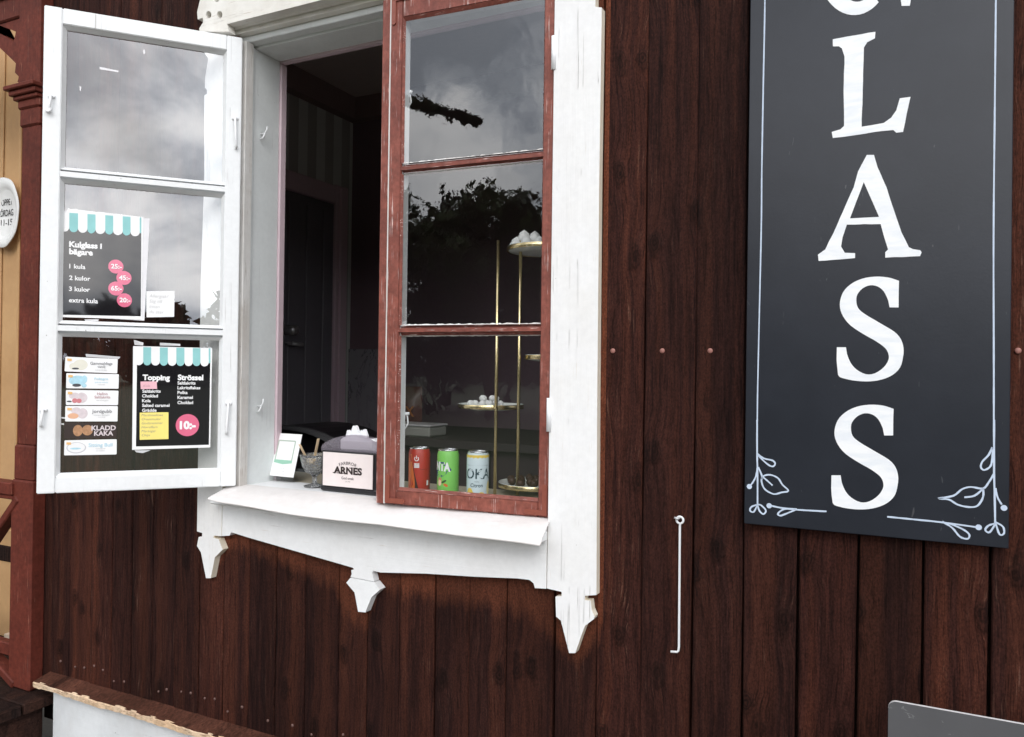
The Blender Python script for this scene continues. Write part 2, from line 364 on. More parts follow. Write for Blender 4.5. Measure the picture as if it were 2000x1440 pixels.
MT['flaky'] = paint('flaky_paint', (0.74, 0.73, 0.71), (0.58, 0.56, 0.53), 'z', 0.6, (0.30, 0.24, 0.2), 0.6, True, 0.5, 0.6)
MT['header'] = paint('weathered_header_paint', (0.78, 0.765, 0.72), (0.68, 0.65, 0.59), 'x', 0.64, (0.40, 0.31, 0.23), 0.6, True, 0.5, 0.35)
MT['pink'] = plain('pink_trim', (0.60, 0.47, 0.51), 0.5)
MT['endgrain'] = paint('cream_edge', (0.80, 0.74, 0.62), (0.74, 0.66, 0.52), 'z', 0.66, (0.5, 0.4, 0.28), 0.6, False, 0.3)
MT['red'] = paint('worn_red_paint', (0.250, 0.078, 0.056), (0.165, 0.048, 0.036), 'z', 0.61, (0.56, 0.42, 0.39), 0.5, False, 0.9, 0.0, 0.28, 0.3)
MT['redh'] = paint('worn_red_paint_level', (0.235, 0.072, 0.052), (0.155, 0.046, 0.035), 'x', 0.59, (0.62, 0.48, 0.44), 0.5, False, 0.9, 0.0, 0.28, 0.3)
MT['bracket'] = plain('red_bracket', (0.235, 0.064, 0.040), 0.45, 0, 0.5, 0.15, 90)
MT['post'] = paint('red_post_paint', (0.135, 0.031, 0.020), (0.085, 0.021, 0.0145), 'z', 0.66, (0.30, 0.13, 0.09), 0.6, True, 0.6, 0.0, 0.25, 0.15)
MT['cream'] = paint('ochre_board_paint', (0.52, 0.32, 0.155), (0.45, 0.265, 0.125), 'z', 0.75, (0.35, 0.2, 0.1), 0.6, True, 0.3)
MT['plinth'] = paint('plinth_lime', (0.70, 0.72, 0.73), (0.60, 0.62, 0.63), 'x', 0.78, (0.45, 0.45, 0.44), 0.8, True, 0.35, 0.25)
MT['sheet'] = paint('sill_sheet', (0.74, 0.715, 0.70), (0.68, 0.65, 0.63), 'x', 0.80, (0.55, 0.5, 0.46), 0.5, False, 0.1, 0.16)
_n = MT['sheet'].node_tree; _b = [q for q in _n.nodes if q.type == 'BUMP'][0]; _b.inputs['Strength'].default_value = 0.8; _b.inputs['Distance'].default_value = 0.006
_n.links.new(noise(_n, coords(_n, (7, 14, 14)), 1.0, 3, 0.5, 0.8), _b.inputs['Height'])
MT['black'] = plain('black_plastic', (0.012, 0.011, 0.013), 0.32)
MT['nail'] = plain('nail_head', (0.30, 0.13, 0.105), 0.5, 0, 0.5, 0.25, 200)
MT['nailold'] = plain('old_nail_head', (0.12, 0.066, 0.054), 0.5, 0, 0.5, 0.3, 300)
MT['wireW'] = plain('white_painted_metal', (0.78, 0.79, 0.80), 0.35)
MT['zinc'] = plain('galvanised_steel', (0.62, 0.62, 0.63), 0.35, 0.75)
MT['brass'] = plain('brass', (0.90, 0.74, 0.42), 0.26, 1.0, 0.5, 0.12, 60)
MT['paper'] = plain('white_paper', (0.84, 0.84, 0.84), 0.5)
MT['paperB'] = plain('grey_paper', (0.76, 0.75, 0.77), 0.5)
MT['printblk'] = plain('print_black', (0.013, 0.012, 0.014), 0.03, 0, 0.75)
MT['teal'] = plain('print_teal', (0.26, 0.56, 0.56), 0.45, 0, 0.5, 0.12, 30)
MT['pinkd'] = plain('print_pink', (0.72, 0.155, 0.26), 0.05, 0, 0.6)
MT['pinknote'] = plain('pink_note_paper', (0.80, 0.46, 0.52), 0.7)
MT['yellow'] = plain('yellow_note_paper', (0.86, 0.72, 0.20), 0.7)
MT['ink'] = plain('grey_ink', (0.20, 0.20, 0.21), 0.6)
MT['inkpale'] = plain('pale_ink', (0.50, 0.50, 0.50), 0.6)
MT['inkblue'] = plain('pale_blue_ink', (0.40, 0.62, 0.72), 0.6)
MT['inkpink'] = plain('dusty_pink_ink', (0.45, 0.25, 0.27), 0.6)
MT['orange'] = plain('orange_tag', (0.80, 0.48, 0.18), 0.6)
MT['labelbrown'] = plain('brown_label', (0.030, 0.017, 0.013), 0.4)
MT['tape'] = plain('clear_tape', (0.62, 0.62, 0.63), 0.15, 0, 0.8)
MT['glassL'] = glass_mat('casement_glass', 0.0, 0.19)
MT['glassR'] = glass_mat('old_wavy_glass', 0.00050, 0.115, 10.0)

# ------------------------------------------------------------------ frame of the open left casement
HX, HY = -1.744, -0.02
FX, FY = -2.083, -0.402
CL = math.hypot(HX - FX, HY - FY)
CA = Vector(((HX - FX) / CL, (HY - FY) / CL, 0)); CN = Vector((CA.y, -CA.x, 0)); CO = Vector((FX, FY, 0))
def cas(px, py, off=0.0):
    """pixel on the casement's inner face -> (s, z)"""
    d = ray(px, py); o = CO + CN * off; t = (o - CAM).dot(CN) / d.dot(CN); p = CAM + d * t
    return Vector(((p - CO).dot(CA), p.z))
def casfn(s, z, d): return CO + CA * s + CN * d + Vector((0, 0, z))
# ------------------------------------------------------------------ frame of the red sash (hinged right, a little open)
SO = Vector((-0.737, -0.012, 0)); SANG = R(4.0)
SA = Vector((math.cos(SANG), math.sin(SANG), 0)); SN = Vector((SA.y, -SA.x, 0))     # SA points right, SN outwards
def sas(px, py, off=0.0):
    d = ray(px, py); o = SO + SN * off; t = (o - CAM).dot(SN) / d.dot(SN); p = CAM + d * t
    return Vector(((p - SO).dot(SA), p.z))
def sasfn(s, z, d): return SO + SA * s + SN * d + Vector((0, 0, z))

# ================================================================== THE PLACE
# ---------------------------------------------------------------- ground
bm = bmesh.new(); s = 900
bm.faces.new([bm.verts.new(p) for p in ((-s, -s, 0), (s, -s, 0), (s, s, 0), (-s, s, 0))])
def ground_mat():
    m, nt, b, o = newmat('gravel_and_grass')
    n = noise(nt, coords(nt), 0.25, 6, 0.6); f = noise(nt, coords(nt), 60, 4, 0.7)
    gr = mixc(nt, f, (0.13, 0.12, 0.105), (0.25, 0.235, 0.21)); gs = mixc(nt, f, (0.022, 0.036, 0.013), (0.05, 0.072, 0.026))
    tc = nt.nodes.new('ShaderNodeTexCoord'); sx = nt.nodes.new('ShaderNodeSeparateXYZ'); nt.links.new(tc.outputs['Object'], sx.inputs[0])
    k = ramp(nt, mathn(nt, 'ADD', mathn(nt, 'MULTIPLY', sx.outputs[1], -0.08), mathn(nt, 'MULTIPLY', n, 0.3)), [(0.60, 0.0), (0.66, 1.0)])
    nt.links.new(mixc(nt, k, gr, gs), b.inputs['Base Color']); b.inputs['Roughness'].default_value = 0.95
    bump(nt, b, f, 0.6, 0.01); return m
struct(mk('ground', bm, ground_mat()))

# ---------------------------------------------------------------- house
house = empty('timber_house', (-0.6, 0.1, 0))
tag(house, 'dark brown timber house with upright planks, white plinth and open white-trimmed window', 'house')
HZ0, HZ1 = 0.475, 3.5
OX0, OX1, OZ0, OZ1 = -1.80, -0.70, 1.15, 2.56          # wall opening
def core():
    bm = bmesh.new()
    for a in ((-2.66, OX0, 0.03, 0.16, 0.3, 3.6), (OX1, 1.7, 0.03, 0.16, 0.3, 3.6), (OX0, OX1, 0.03, 0.16, 0.3, OZ0), (OX0, OX1, 0.03, 0.16, OZ1, 3.6), (-2.70, -2.66, 0.03, 0.40, 0.3, 3.6)): box(bm, *a)
    mk('wall_core', bm, MT['deck'], house)
core()
seams = [-2.74, -2.523, -2.413, -2.31, -2.214, -2.115, -2.011, -1.907, -1.806, -1.703, -1.599, -1.489, -1.37, -1.272, -1.169, -1.058, -0.956, -0.852, -0.724, -0.616, -0.509, -0.393, -0.284, -0.171, -0.058, 0.058, 0.172, 0.285, 0.40, 0.515, 0.63, 0.745, 0.86, 0.975, 1.09, 1.205, 1.32, 1.435, 1.55]
def plank(x0, x1, i):
    global bm
    bm = bmesh.new(); gap = 0.0009 if x1 < -0.73 else 0.0014
    wide = {20: 0.0022, 21: 0.003, 22: 0.0045, 23: 0.004, 24: 0.0028, 25: 0.0048, 26: 0.0055}.get(i, 0.0006)
    dy = random.uniform(-0.0035, 0.0); th = 0.026; b = 0.0028
    a, c = x0 + gap * random.uniform(0.5, 1.2), x1 - gap * random.uniform(0.5, 1.2)
    hx0, hx1 = OX0 + 0.02, OX1 - 0.02
    def piece(p, q, z0, z1, n):
        if q - p < 0.004: return
        zs = np.linspace(z0, z1, n); rows = []
        for z in zs:                                    # wavering plank edges, chamfered front arrises
            w0 = p + (0.0013 * math.sin(z * 3.1 + i * 1.7) if p == a else 0); w1 = q + (0.0013 * math.sin(z * 2.6 + i * 2.3 + 1) - wide * max(0.0, min(1.0, (1.75 - z) / 0.9)) if q == c else 0)
            cup = 0.0016 * math.sin(z * 1.3 + i)
            rows.append([bm.verts.new(v) for v in ((w0, th, z), (w0, dy + b, z), (w0 + b, dy, z), ((w0 + w1) / 2, dy - 0.0007 + cup * 0.3, z), (w1 - b, dy + cup * 0.5, z), (w1, dy + b, z), (w1, th, z))])
        for r0, r1 in zip(rows, rows[1:]):
            for k in range(6): bm.faces.new((r0[k], r0[k + 1], r1[k + 1], r1[k]))
        bm.faces.new(rows[0]); bm.faces.new(rows[-1][::-1])
    cuts = [a] + [h for h in (hx0, hx1) if a < h < c] + [c]
    zb = HZ0 + random.uniform(-0.004, 0.004)
    upper = None
    for p, q in zip(cuts, cuts[1:]):
        if (p + q) / 2 > hx0 and (p + q) / 2 < hx1:
            piece(p, q, zb, OZ0 + 0.01, 8); upper = (p, q)
        else: piece(p, q, zb, HZ1, 24)
    bmesh.ops.remove_doubles(bm, verts=bm.verts, dist=1e-5)
    mk('wall_plank', bm, MT['plank'], house)
    if upper:
        bm = bmesh.new(); piece(*upper, 2.60, HZ1, 8); mk('wall_plank', bm, MT['plank'], house)
for i in range(len(seams) - 1): plank(seams[i], seams[i + 1], i)
# nails
nm = None
def nail(x, y, z, mat, r):
    global nm
    bm = bmesh.new(); lathe(bm, [(0, 0.002), (r * 0.6, 0.0018), (r, 0.0006), (r, -0.002)], seg=12)
    mk('nail', bm, mat, house, True, Matrix.Translation((x, y, z)) @ Matrix.Rotation(R(90), 4, 'X'))
for x in (-0.584, -0.467, -0.360, -0.228, -0.11, 0.0, 0.115, 0.21, 0.34, 0.45): nail(x, -0.0042, 1.603, MT['nail'], 0.0058)
for i in range(len(seams) - 1):
    if seams[i] < -0.9:
        for t in (0.27 + random.uniform(-.09, .09), 0.73 + random.uniform(-.09, .09)):
            if random.random() < 0.85: nail(seams[i] * (1 - t) + seams[i + 1] * t, -0.0042, 0.535 + random.uniform(-0.020, 0.014), MT['nailold'], random.uniform(0.0033, 0.0046))
# drip ledge with chipped raw front edge, plinth
def ledge():
    bm = bmesh.new(); n = 90; x0, x1 = -2.62, 1.6; rows = []
    for k in range(n):
        x = x0 + (x1 - x0) * k / (n - 1)
        rows.append([bm.verts.new(v) for v in ((x, 0.0, 0.488), (x, -0.062 + random.uniform(-.001, .001), 0.474), (x, -0.060, 0.456), (x, 0.0, 0.462))])
    for r0, r1 in zip(rows, rows[1:]):
        for k in range(4): bm.faces.new((r0[k], r0[(k + 1) % 4], r1[(k + 1) % 4], r1[k]))
    bm.faces.new(rows[0]); bm.faces.new(rows[-1][::-1]); led = mk('drip_ledge', bm, MT['ledge'], house)
    bm = bmesh.new(); rows = []
    for k in range(260):                                # bare wood where the paint has split off
        x = x0 + 0.002 + (x1 - x0 - 0.004) * k / 259
        t = 0.4745 + 0.0012 * math.sin(x * 31) + 0.0010 * math.sin(x * 83 + 1) + random.uniform(-0.0012, 0.0012); bt = 0.457 + random.uniform(-0.0022, 0.0012) + 0.0014 * math.sin(x * 17)
        y = -0.0655 + random.uniform(-.0014, .0014)
        rows.append([bm.verts.new(v) for v in ((x, -0.0575, t), (x, y, t - 0.003), (x, y + 0.001, bt), (x, -0.0575, bt))])
    for r0, r1 in zip(rows, rows[1:]):
        for k in range(4): bm.faces.new((r0[k], r0[(k + 1) % 4], r1[(k + 1) % 4], r1[k]))
    bm.faces.new(rows[0]); bm.faces.new(rows[-1][::-1]); o = mk('chipped_edge', bm, MT['rawwood'], led); o['label'] = 'bare chipped wood along the ledge front'
    bm = bmesh.new(); box(bm, -2.562, 1.6, -0.032, 0.02, 0.0, 0.458, 0.006); o = mk('plinth', bm, MT['plinth'], house)
ledge()

# ---------------------------------------------------------------- window trim (parts of the house)
def wallfn(Y):
    def fn(u, v, d): return Vector((u, Y + d, v))
    return fn
def px2(pts, Y): return [(PY(x, y, Y).x, PY(x, y, Y).z) for x, y in pts]
def crop(pts, ox, oy, s): return [(ox + x / s, oy + y / s) for x, y in pts]
YC = -0.024
# right casing with carved point
lo = crop([(1870, 750), (1787, 755), (1787, 787), (1828, 790), (1836, 860), (1857, 905), (1850, 925), (1787, 972), (1762, 1040), (1717, 1170), (1672, 1170), (1637, 1030), (1612, 935), (1578, 905), (1574, 762), (1618, 757), (1618, 727), (1530, 705)], 660, 960, 3.704)
lo = px2(lo, YC); xr0, xr1 = -0.7335, -0.6145
poly = [(xr1, 2.40), (xr1 - 0.001, 2.0), (xr1 + 0.001, 1.5)] + lo[0:1] + lo[1:-1] + [(xr0, lo[-1][1]), (xr0, 2.60), (xr1 - 0.025, 2.60), (xr1 - 0.025, 2.47), (xr1 - 0.016, 2.43), (xr1 - 0.016, 2.405)]
bm = bmesh.new(); prism(bm, poly, [], wallfn(YC), 0, 0.022)
rc = mk('window_casing', bm, MT['white'], house); rc.data.materials.append(MT['endgrain'])
for p in rc.data.polygons:
    if abs(p.normal.y) < 0.3: p.material_index = 1
# left casing
lo = crop([(62, 585), (105, 598), (105, 625), (76, 632), (62, 705), (95, 760), (137, 972), (176, 972), (210, 800), (275, 735), (247, 665), (242, 648), (200, 640), (200, 620), (265, 625)], 370, 900, 4.235)
lo = px2(lo, YC); xl1 = lo[-1][0]; xl0 = lo[0][0]
up = px2([(399, 340), (399, 186), (404, 184), (404, 176), (400, 171), (401, 150), (407, 115), (397, 100), (386, 92), (389, 60)], YC)
poly = lo + [(xl1, 2.60)] + [(xl0 + 0.005, 2.60)] + up[::-1][1:] + [(xl0, 1.8)]
bm = bmesh.new(); prism(bm, poly, [], wallfn(YC), 0, 0.022)
lc = mk('window_casing', bm, MT['white'], house); lc.data.materials.append(MT['endgrain'])
for p in lc.data.polygons:
    if abs(p.normal.y) < 0.3: p.material_index = 1
# apron with carved lower edge
ap = crop([(270, 624), (330, 620), (345, 592), (500, 640), (900, 755), (1350, 885), (1362, 898), (1338, 906), (1342, 938), (1332, 962)], 370, 900, 4.235) + [(731, 1136)] + crop([(1512, 935), (1520, 910), (1580, 925)], 370, 900, 4.235) + crop([(640, 595), (1000, 618), (1300, 630), (1385, 640), (1415, 665), (1425, 700), (1530, 708)], 660, 960, 3.704)
ap = px2(ap, YC - 0.001); ap[0] = (xl1 + 0.003, ap[0][1]); ap[-1] = (xr0 - 0.0022, ap[-1][1])
bm = bmesh.new(); prism(bm, ap + [(xr0 - 0.0022, 1.193), (xl1 + 0.003, 1.193)], [], wallfn(YC - 0.001), 0, 0.022)
mk('window_apron', bm, MT['whiteh'], house)
fi = crop([(1330, 970), (1297, 1010), (1365, 1090), (1395, 1250), (1455, 1255), (1505, 1130), (1578, 1065), (1532, 1008)], 370, 900, 4.235)
bm = bmesh.new(); prism(bm, px2(fi, YC - 0.003), [], wallfn(YC - 0.003), 0, 0.024); mk('apron_pendant', bm, MT['whiteh'], house)
# header board with pierced ear
YH = -0.052
def circ(px, py, r, Y, n=14):
    return [(PY(px + r * math.cos(2 * math.pi * k / n) * 0.9, py + r * 1.25 * math.sin(2 * math.pi * k / n), Y).x, PY(px + r * math.cos(2 * math.pi * k / n) * 0.9, py + r * 1.25 * math.sin(2 * math.pi * k / n), Y).z) for k in range(n)]
ear = px2([(443.5, 47), (447, 62), (390, 62), (389, 56), (397, 43), (396, 35), (386, 38), (385, 24), (391, -2), (384, -30)], YH)
poly = ear + [(ear[-1][0], 2.86), (-0.55, 2.86), (-0.55, ear[0][1])]
bm = bmesh.new(); prism(bm, poly, [circ(407.5, 29, 6.0, YH), circ(429, 29, 6.0, YH), circ(423, -3, 6.0, YH)], wallfn(YH), 0, 0.026)
mk('window_header', bm, MT['header'], house)
hz = ear[0][1]
bm = bmesh.new(); box(bm, -1.79, -0.72, YH + 0.0265, -0.012, hz - 0.001, hz + 0.05, 0.001); mk('soffit_board', bm, MT['header'], house)
bm = bmesh.new(); box(bm, -1.79, -0.72, -0.010, 0.026, hz - 0.014, hz + 0.05, 0.001); mk('soffit_board', bm, MT['header'], house)
# frame head, jambs, linings
bm = bmesh.new(); box(bm, -1.79, -0.725, 0.012, 0.045, 2.534, hz - 0.0145, 0.002); mk('frame_head', bm, MT['jamb'], house)
bm = bmesh.new(); box(bm, -1.79, -0.725, 0.046, 0.150, 2.527, 2.575, 0.0015); mk('head_lining', bm, MT['jamb'], house)
bm = bmesh.new(); box(bm, -1.80, -0.71, 0.151, 0.172, 2.522, 2.60, 0.001); mk('inner_trim', bm, MT['pink'], house)
for sx, a, b_ in ((1, -1.795, -1.7475), (-1, -0.7325, -0.70)):
    bm = bmesh.new(); box(bm, a, b_, -0.0015, 0.030, 1.19, 2.534, 0.0015); mk('window_jamb', bm, MT['flaky'], house)
for a, b_ in ((-1.80, -1.756), (-0.728, -0.695)):
    bm = bmesh.new(); box(bm, a, b_, 0.032, 0.150, 1.195, 2.526, 0.001)
    box(bm, a, b_ + (0.004 if a < -1 else 0) - (0.0 if a < -1 else 0), 0.0305, 0.0375, 1.195, 2.526); mk('jamb_lining', bm, MT['jamb'], house)
for a, b_ in ((-1.81, -1.750), (-0.735, -0.685)):
    bm = bmesh.new(); box(bm, a, b_, 0.151, 0.178, 1.195, 2.521, 0.003); mk('inner_trim', bm, MT['pink'], house)
# inner window board
bm = bmesh.new(); box(bm, -1.80, -0.70, -0.01, 0.16, 1.172, 1.198, 0.002); mk('window_board', bm, MT['whiteh'], house)
bm = bmesh.new(); box(bm, -1.92, -0.55, 0.161, 0.36, 1.170, 1.197, 0.004); wb = mk('window_board', bm, plain('beige_board', (0.46, 0.41, 0.31), 0.55), house)
# sill sheet: thin, bent over the sill, with a wavering front edge and a lifted right corner
fe = px2(crop([(150, 322), (200, 335), (265, 350), (500, 385), (760, 435), (1000, 470), (1300, 505), (1560, 530)], 370, 900, 4.235) + crop([(300, 1245), (500, 1272), (700, 1300), (900, 1322), (1100, 1345), (1250, 1365), (1375, 1385)], 730, 740, 4.236), -0.10)
fe = smoothpts(fe, 3); bm = bmesh.new(); rows = []
x0, x1 = fe[0][0], fe[-1][0]
for k, (x, z) in enumerate(fe):
    t = (x - x0) / (x1 - x0); xi = -1.785 + t * (1.785 - 0.7375)
    xm = 0.25 * xi + 0.75 * x; col = []
    col.append((xi, 0.030 if x < -1.26 else -0.004, 1.2005))
    col.append((0.6 * xi + 0.4 * x, -0.018, 1.1985 + 0.001 * math.sin(x * 40)))
    col.append((xm, -0.055, z + 0.75 * (1.1985 - z) - 0.004 + 0.0015 * math.sin(x * 23)))
    col.append((0.1 * xi + 0.9 * x, -0.085, z + 0.33 * (1.1985 - z)))
    col.append((x, -0.099, z + 0.004)); col.append((x, -0.1005, z)); col.append((x, -0.098, z - 0.0008)); col.append((0.1 * xi + 0.9 * x, -0.083, z + 0.33 * (1.1985 - z) - 0.003))
    rows.append([bm.verts.new(c) for c in col])
for r0, r1 in zip(rows, rows[1:]):
    for q in range(7): bm.faces.new((r0[q], r0[q + 1], r1[q + 1], r1[q]))
mk('sill_sheet', bm, MT['sheet'], house, True)
bm = bmesh.new(); box(bm, xl1 - 0.01, xr0 - 0.002, -0.062, -0.011, 1.150, 1.172, 0.003); mk('sill_board', bm, MT['whiteh'], house)

# ---------------------------------------------------------------- left casement (part of the house), frame + panes + fittings
Z0, Z1 = 1.202, 2.534
def frame_prism(fn, outer, inner, d0, d1, lip, mat, name):
    s0, s1, z0, z1 = outer; i0, i1, j0, j1 = inner; bm = bmesh.new()
    def bar(a, b, c, d, e0, e1):
        M8 = [fn(u, v, w) for u in (a, b) for w in (e0, e1) for v in (c, d)]
        vs = [bm.verts.new(p) for p in M8]; faces = [bm.faces.new([vs[q] for q in f]) for f in ((0, 1, 3, 2), (4, 6, 7, 5), (0, 4, 5, 1), (2, 3, 7, 6), (0, 2, 6, 4), (1, 5, 7, 3))]
        bmesh.ops.bevel(bm, geom=list({e for f in faces for e in f.edges}), offset=0.0022, segments=2, affect='EDGES')
    bar(s0, i0, z0, z1, d0, d1); bar(i1, s1, z0, z1, d0, d1)
    bar(i0 + .0004, i1 - .0004, z0, j0, d0 + .0003, d1 - .0004); bar(i0 + .0004, i1 - .0004, j1, z1, d0 + .0003, d1 - .0004)
    return mk(name, bm, mat, house)
gl0, gl1, gz0, gz1 = 0.044, 0.468, 1.246, 2.490
TH = 0.036
cfr = frame_prism(casfn, (0.0, CL, Z0, Z1), (gl0, gl1, gz0, gz1), -TH, 0.0, 0, MT['casepaint'], 'casement')
cfr['label'] = 'white casement swung wide open with menus taped to its panes'
def lbar(fn, s0, s1, z0, z1, d0, d1, prof, mat, name, par, vertical=False):
    """moulded bar: cross-section prof = [(across, depth)...] along s (or z)"""
    bm = bmesh.new(); ends = []
    for e in ((s0, s1) if not vertical else (z0, z1)):
        ends.append([bm.verts.new(fn(e, z0 + a * (z1 - z0), d0 + d * (d1 - d0)) if not vertical else fn(s0 + a * (s1 - s0), e, d0 + d * (d1 - d0))) for a, d in prof])
    n = len(prof)
    for k in range(n): bm.faces.new((ends[0][k], ends[0][(k + 1) % n], ends[1][(k + 1) % n], ends[1][k]))
    bm.faces.new(ends[0]); bm.faces.new(ends[1][::-1]); return mk(name, bm, mat, par)
MPROF = [(0, 0), (0, 0.35), (0.22, 0.62), (0.25, 1), (0.78, 1), (0.80, 0.75), (1, 0.35), (1, 0)]
GD = -0.022
for zc in (2.0785, 1.6545):
    lbar(casfn, gl0 - 0.001, gl1 + 0.001, zc - 0.0135, zc + 0.0135, -TH + 0.002, -0.0015, MPROF, MT['casepaint'], 'muntin', cfr)
# moulded inner lip round each light
bands = [(gz0, 1.641), (1.668, 2.065), (2.092, gz1)]
for (a, b_) in bands:
    bm = bmesh.new()
    w = 0.009
    ring_o = [(gl0 - .0005, a - .0005), (gl1 + .0005, a - .0005), (gl1 + .0005, b_ + .0005), (gl0 - .0005, b_ + .0005)]; ring_i = [(gl0 + w, a + w), (gl1 - w, a + w), (gl1 - w, b_ - w), (gl0 + w, b_ - w)]
    O = [bm.verts.new(casfn(*p, -0.004)) for p in ring_o]; I = [bm.verts.new(casfn(*p, GD + 0.004)) for p in ring_i]; I2 = [bm.verts.new(casfn(*p, GD + 0.0008)) for p in ring_i]; O2 = [bm.verts.new(casfn(*p, GD + 0.0008)) for p in ring_o]
    for k in range(4):
        j = (k + 1) % 4
        bm.faces.new((O[k], O[j], I[j], I[k])); bm.faces.new((I[k], I[j], I2[j], I2[k])); bm.faces.new((O2[k], O2[j], O[j], O[k])); bm.faces.new((O2[k], O2[j], I2[j], I2[k]))
    mk('glazing_bead', bm, MT['casepaint'], cfr)
    bm = bmesh.new(); bm.faces.new([bm.verts.new(casfn(*p, GD)) for p in ((gl0 - .004, a - .004), (gl1 + .004, a - .004), (gl1 + .004, b_ + .004), (gl0 - .004, b_ + .004))]); mk('pane', bm, MT['glassL'], cfr)
def fitting(p, q, name='hook'):
    bm = bmesh.new(); a = cas(*p); b_ = cas(*q)
    tube(bm, [casfn(a.x, a.y, 0.002), casfn(a.x, a.y, 0.012), casfn(b_.x, b_.y, 0.013), casfn(b_.x, b_.y - 0.006, 0.010), casfn(b_.x, b_.y - 0.006, 0.002)], 0.0038, 8)
    box(bm, -0.009, 0.009, -0.003, 0.003, -0.004, 0.004, 0.001, Matrix.Translation(casfn(a.x, a.y, 0.002)) @ Matrix.Rotation(math.atan2(CA.y, CA.x), 4, 'Z'))
    mk(name, bm, MT['wireW'], cfr, True)
fitting((101, 189), (97, 214)); fitting((85, 801), (81, 828)); fitting((459, 232), (461, 286), 'handle'); fitting((446, 788), (442, 842), 'handle')
bm = bmesh.new()
p = cas(95, 216); tube(bm, [casfn(p.x, p.y, 0.0), casfn(p.x, p.y, 0.016)], 0.0075, 12); mk('knob', bm, MT['wireW'], cfr)
# tape remnants on the upper pane
for (x0, y0, x1, y1) in ((195, 131, 231, 141), (280, 96, 283, 106), (156, 168, 158, 178)):
    a, b_ = cas(x0, y0, GD), cas(x1, y1, GD); bm = bmesh.new()
    bm.faces.new([bm.verts.new(casfn(u, v, GD + 0.0008)) for u, v in ((a.x, b_.y), (b_.x, b_.y - 0.001), (b_.x + .001, a.y - 0.003), (a.x - .001, a.y))]); flat('tape_remnant', bm, MT['paperB'], cfr)

# ---------------------------------------------------------------- red sash (part of the house)
g0 = sas(783, 500).x; g1 = sas(1056, 500).x; r1_ = 0.0; r0_ = sas(757, 500).x
gzb = (sas(775, 951).y + sas(1047, 974).y) / 2 - 0.0085; gzt = sas(785, 40).y + 0.008; g0 -= 0.004; g1 += 0.002
sfr = frame_prism(sasfn, (r0_, r1_, 1.202, 2.534), (g0, g1, gzb, gzt), -0.038, 0.0, 0, MT['red'], 'casement')
sfr['label'] = 'worn red-brown casement standing slightly ajar'
sl0 = sas(743, 500, -0.012).x
bm = bmesh.new(); bx = [sasfn(u, v, w) for u in (sl0, r0_ - 0.0045) for w in (-0.036, -0.008) for v in (1.200, 2.532)]
vs = [bm.verts.new(p) for p in bx]
for f in ((0, 1, 3, 2), (4, 6, 7, 5), (0, 4, 5, 1), (2, 3, 7, 6), (0, 2, 6, 4), (1, 5, 7, 3)): bm.faces.new([vs[q] for q in f])
mk('meeting_lip', bm, MT['red'], sfr)
bm = bmesh.new(); bx = [sasfn(u, v, w) for u in (r0_ - 0.0046, r0_ + 0.0003) for w in (-0.030, -0.0035) for v in (1.201, 2.531)]
vs = [bm.verts.new(p) for p in bx]
for f in ((0, 1, 3, 2), (4, 6, 7, 5), (0, 4, 5, 1), (2, 3, 7, 6), (0, 2, 6, 4), (1, 5, 7, 3)): bm.faces.new([vs[q] for q in f])
mk('white_bead', bm, MT['flaky'], sfr)
# white inner faces of the frame, behind the glass
bm = bmesh.new(); q = 0.0006
for (a, b_, c, d) in ((g0 - 0.001, g0 + q, gzb, gzt), (g1 - q, g1 + 0.001, gzb, gzt)):
    vs = [bm.verts.new(sasfn(u, v, w)) for u in (a, b_) for w in (-0.040, -0.0085) for v in (c, d)]
    for f in ((0, 1, 3, 2), (4, 6, 7, 5), (0, 4, 5, 1), (2, 3, 7, 6), (0, 2, 6, 4), (1, 5, 7, 3)): bm.faces.new([vs[k] for k in f])
for (c, d) in ((gzt - q, gzt + 0.001), (gzb - 0.001, gzb + q)):
    vs = [bm.verts.new(sasfn(u, v, w)) for u in (g0 + .001, g1 - .001) for w in (-0.040, -0.0085) for v in (c, d)]
    for f in ((0, 1, 3, 2), (4, 6, 7, 5), (0, 4, 5, 1), (2, 3, 7, 6), (0, 2, 6, 4), (1, 5, 7, 3)): bm.faces.new([vs[k] for k in f])
mk('inner_rebate', bm, MT['casepaint'], sfr)
mz = [2.078, 1.655]
SP = [(0, 0.1), (0, 0.55), (0.30, 0.72), (0.34, 1), (0.70, 1), (0.74, 0.7), (1, 0.55), (1, 0.1)]
for zc in mz:
    lbar(sasfn, g0 - 0.002, g1 + 0.002, zc - 0.0135, zc + 0.0135, -0.034, -0.001, SP, MT['redh'], 'muntin', sfr)
    bm = bmesh.new(); rows = []                                    # putty line, flaked white, on top and under each bar
    for zz, dz in ((zc + 0.0133, 0.0042), (zc - 0.0133, -0.003)):
        n = 60; prev = None
        for k in range(n + 1):
            u = g0 + (g1 - g0) * k / n; h = dz * random.uniform(0.35, 1.0)
            cur = [bm.verts.new(sasfn(u, zz, -0.0035)), bm.verts.new(sasfn(u, zz + h, -0.0075)), bm.verts.new(sasfn(u, zz + h, -0.0105))]
            if prev:
                for q_ in range(2): bm.faces.new((prev[q_], cur[q_], cur[q_ + 1], prev[q_ + 1]))
            prev = cur
    mk('putty', bm, MT['flaky'], sfr)
for (a, b_) in ((gzb, mz[1] - 0.013), (mz[1] + 0.013, mz[0] - 0.013), (mz[0] + 0.013, gzt)):
    bm = bmesh.new(); bm.faces.new([bm.verts.new(sasfn(u, v, -0.008)) for u, v in ((g0 - .003, a - .003), (g1 + .003, a - .003), (g1 + .003, b_ + .003), (g0 - .003, b_ + .003))]); mk('pane', bm, MT['glassR'], sfr)
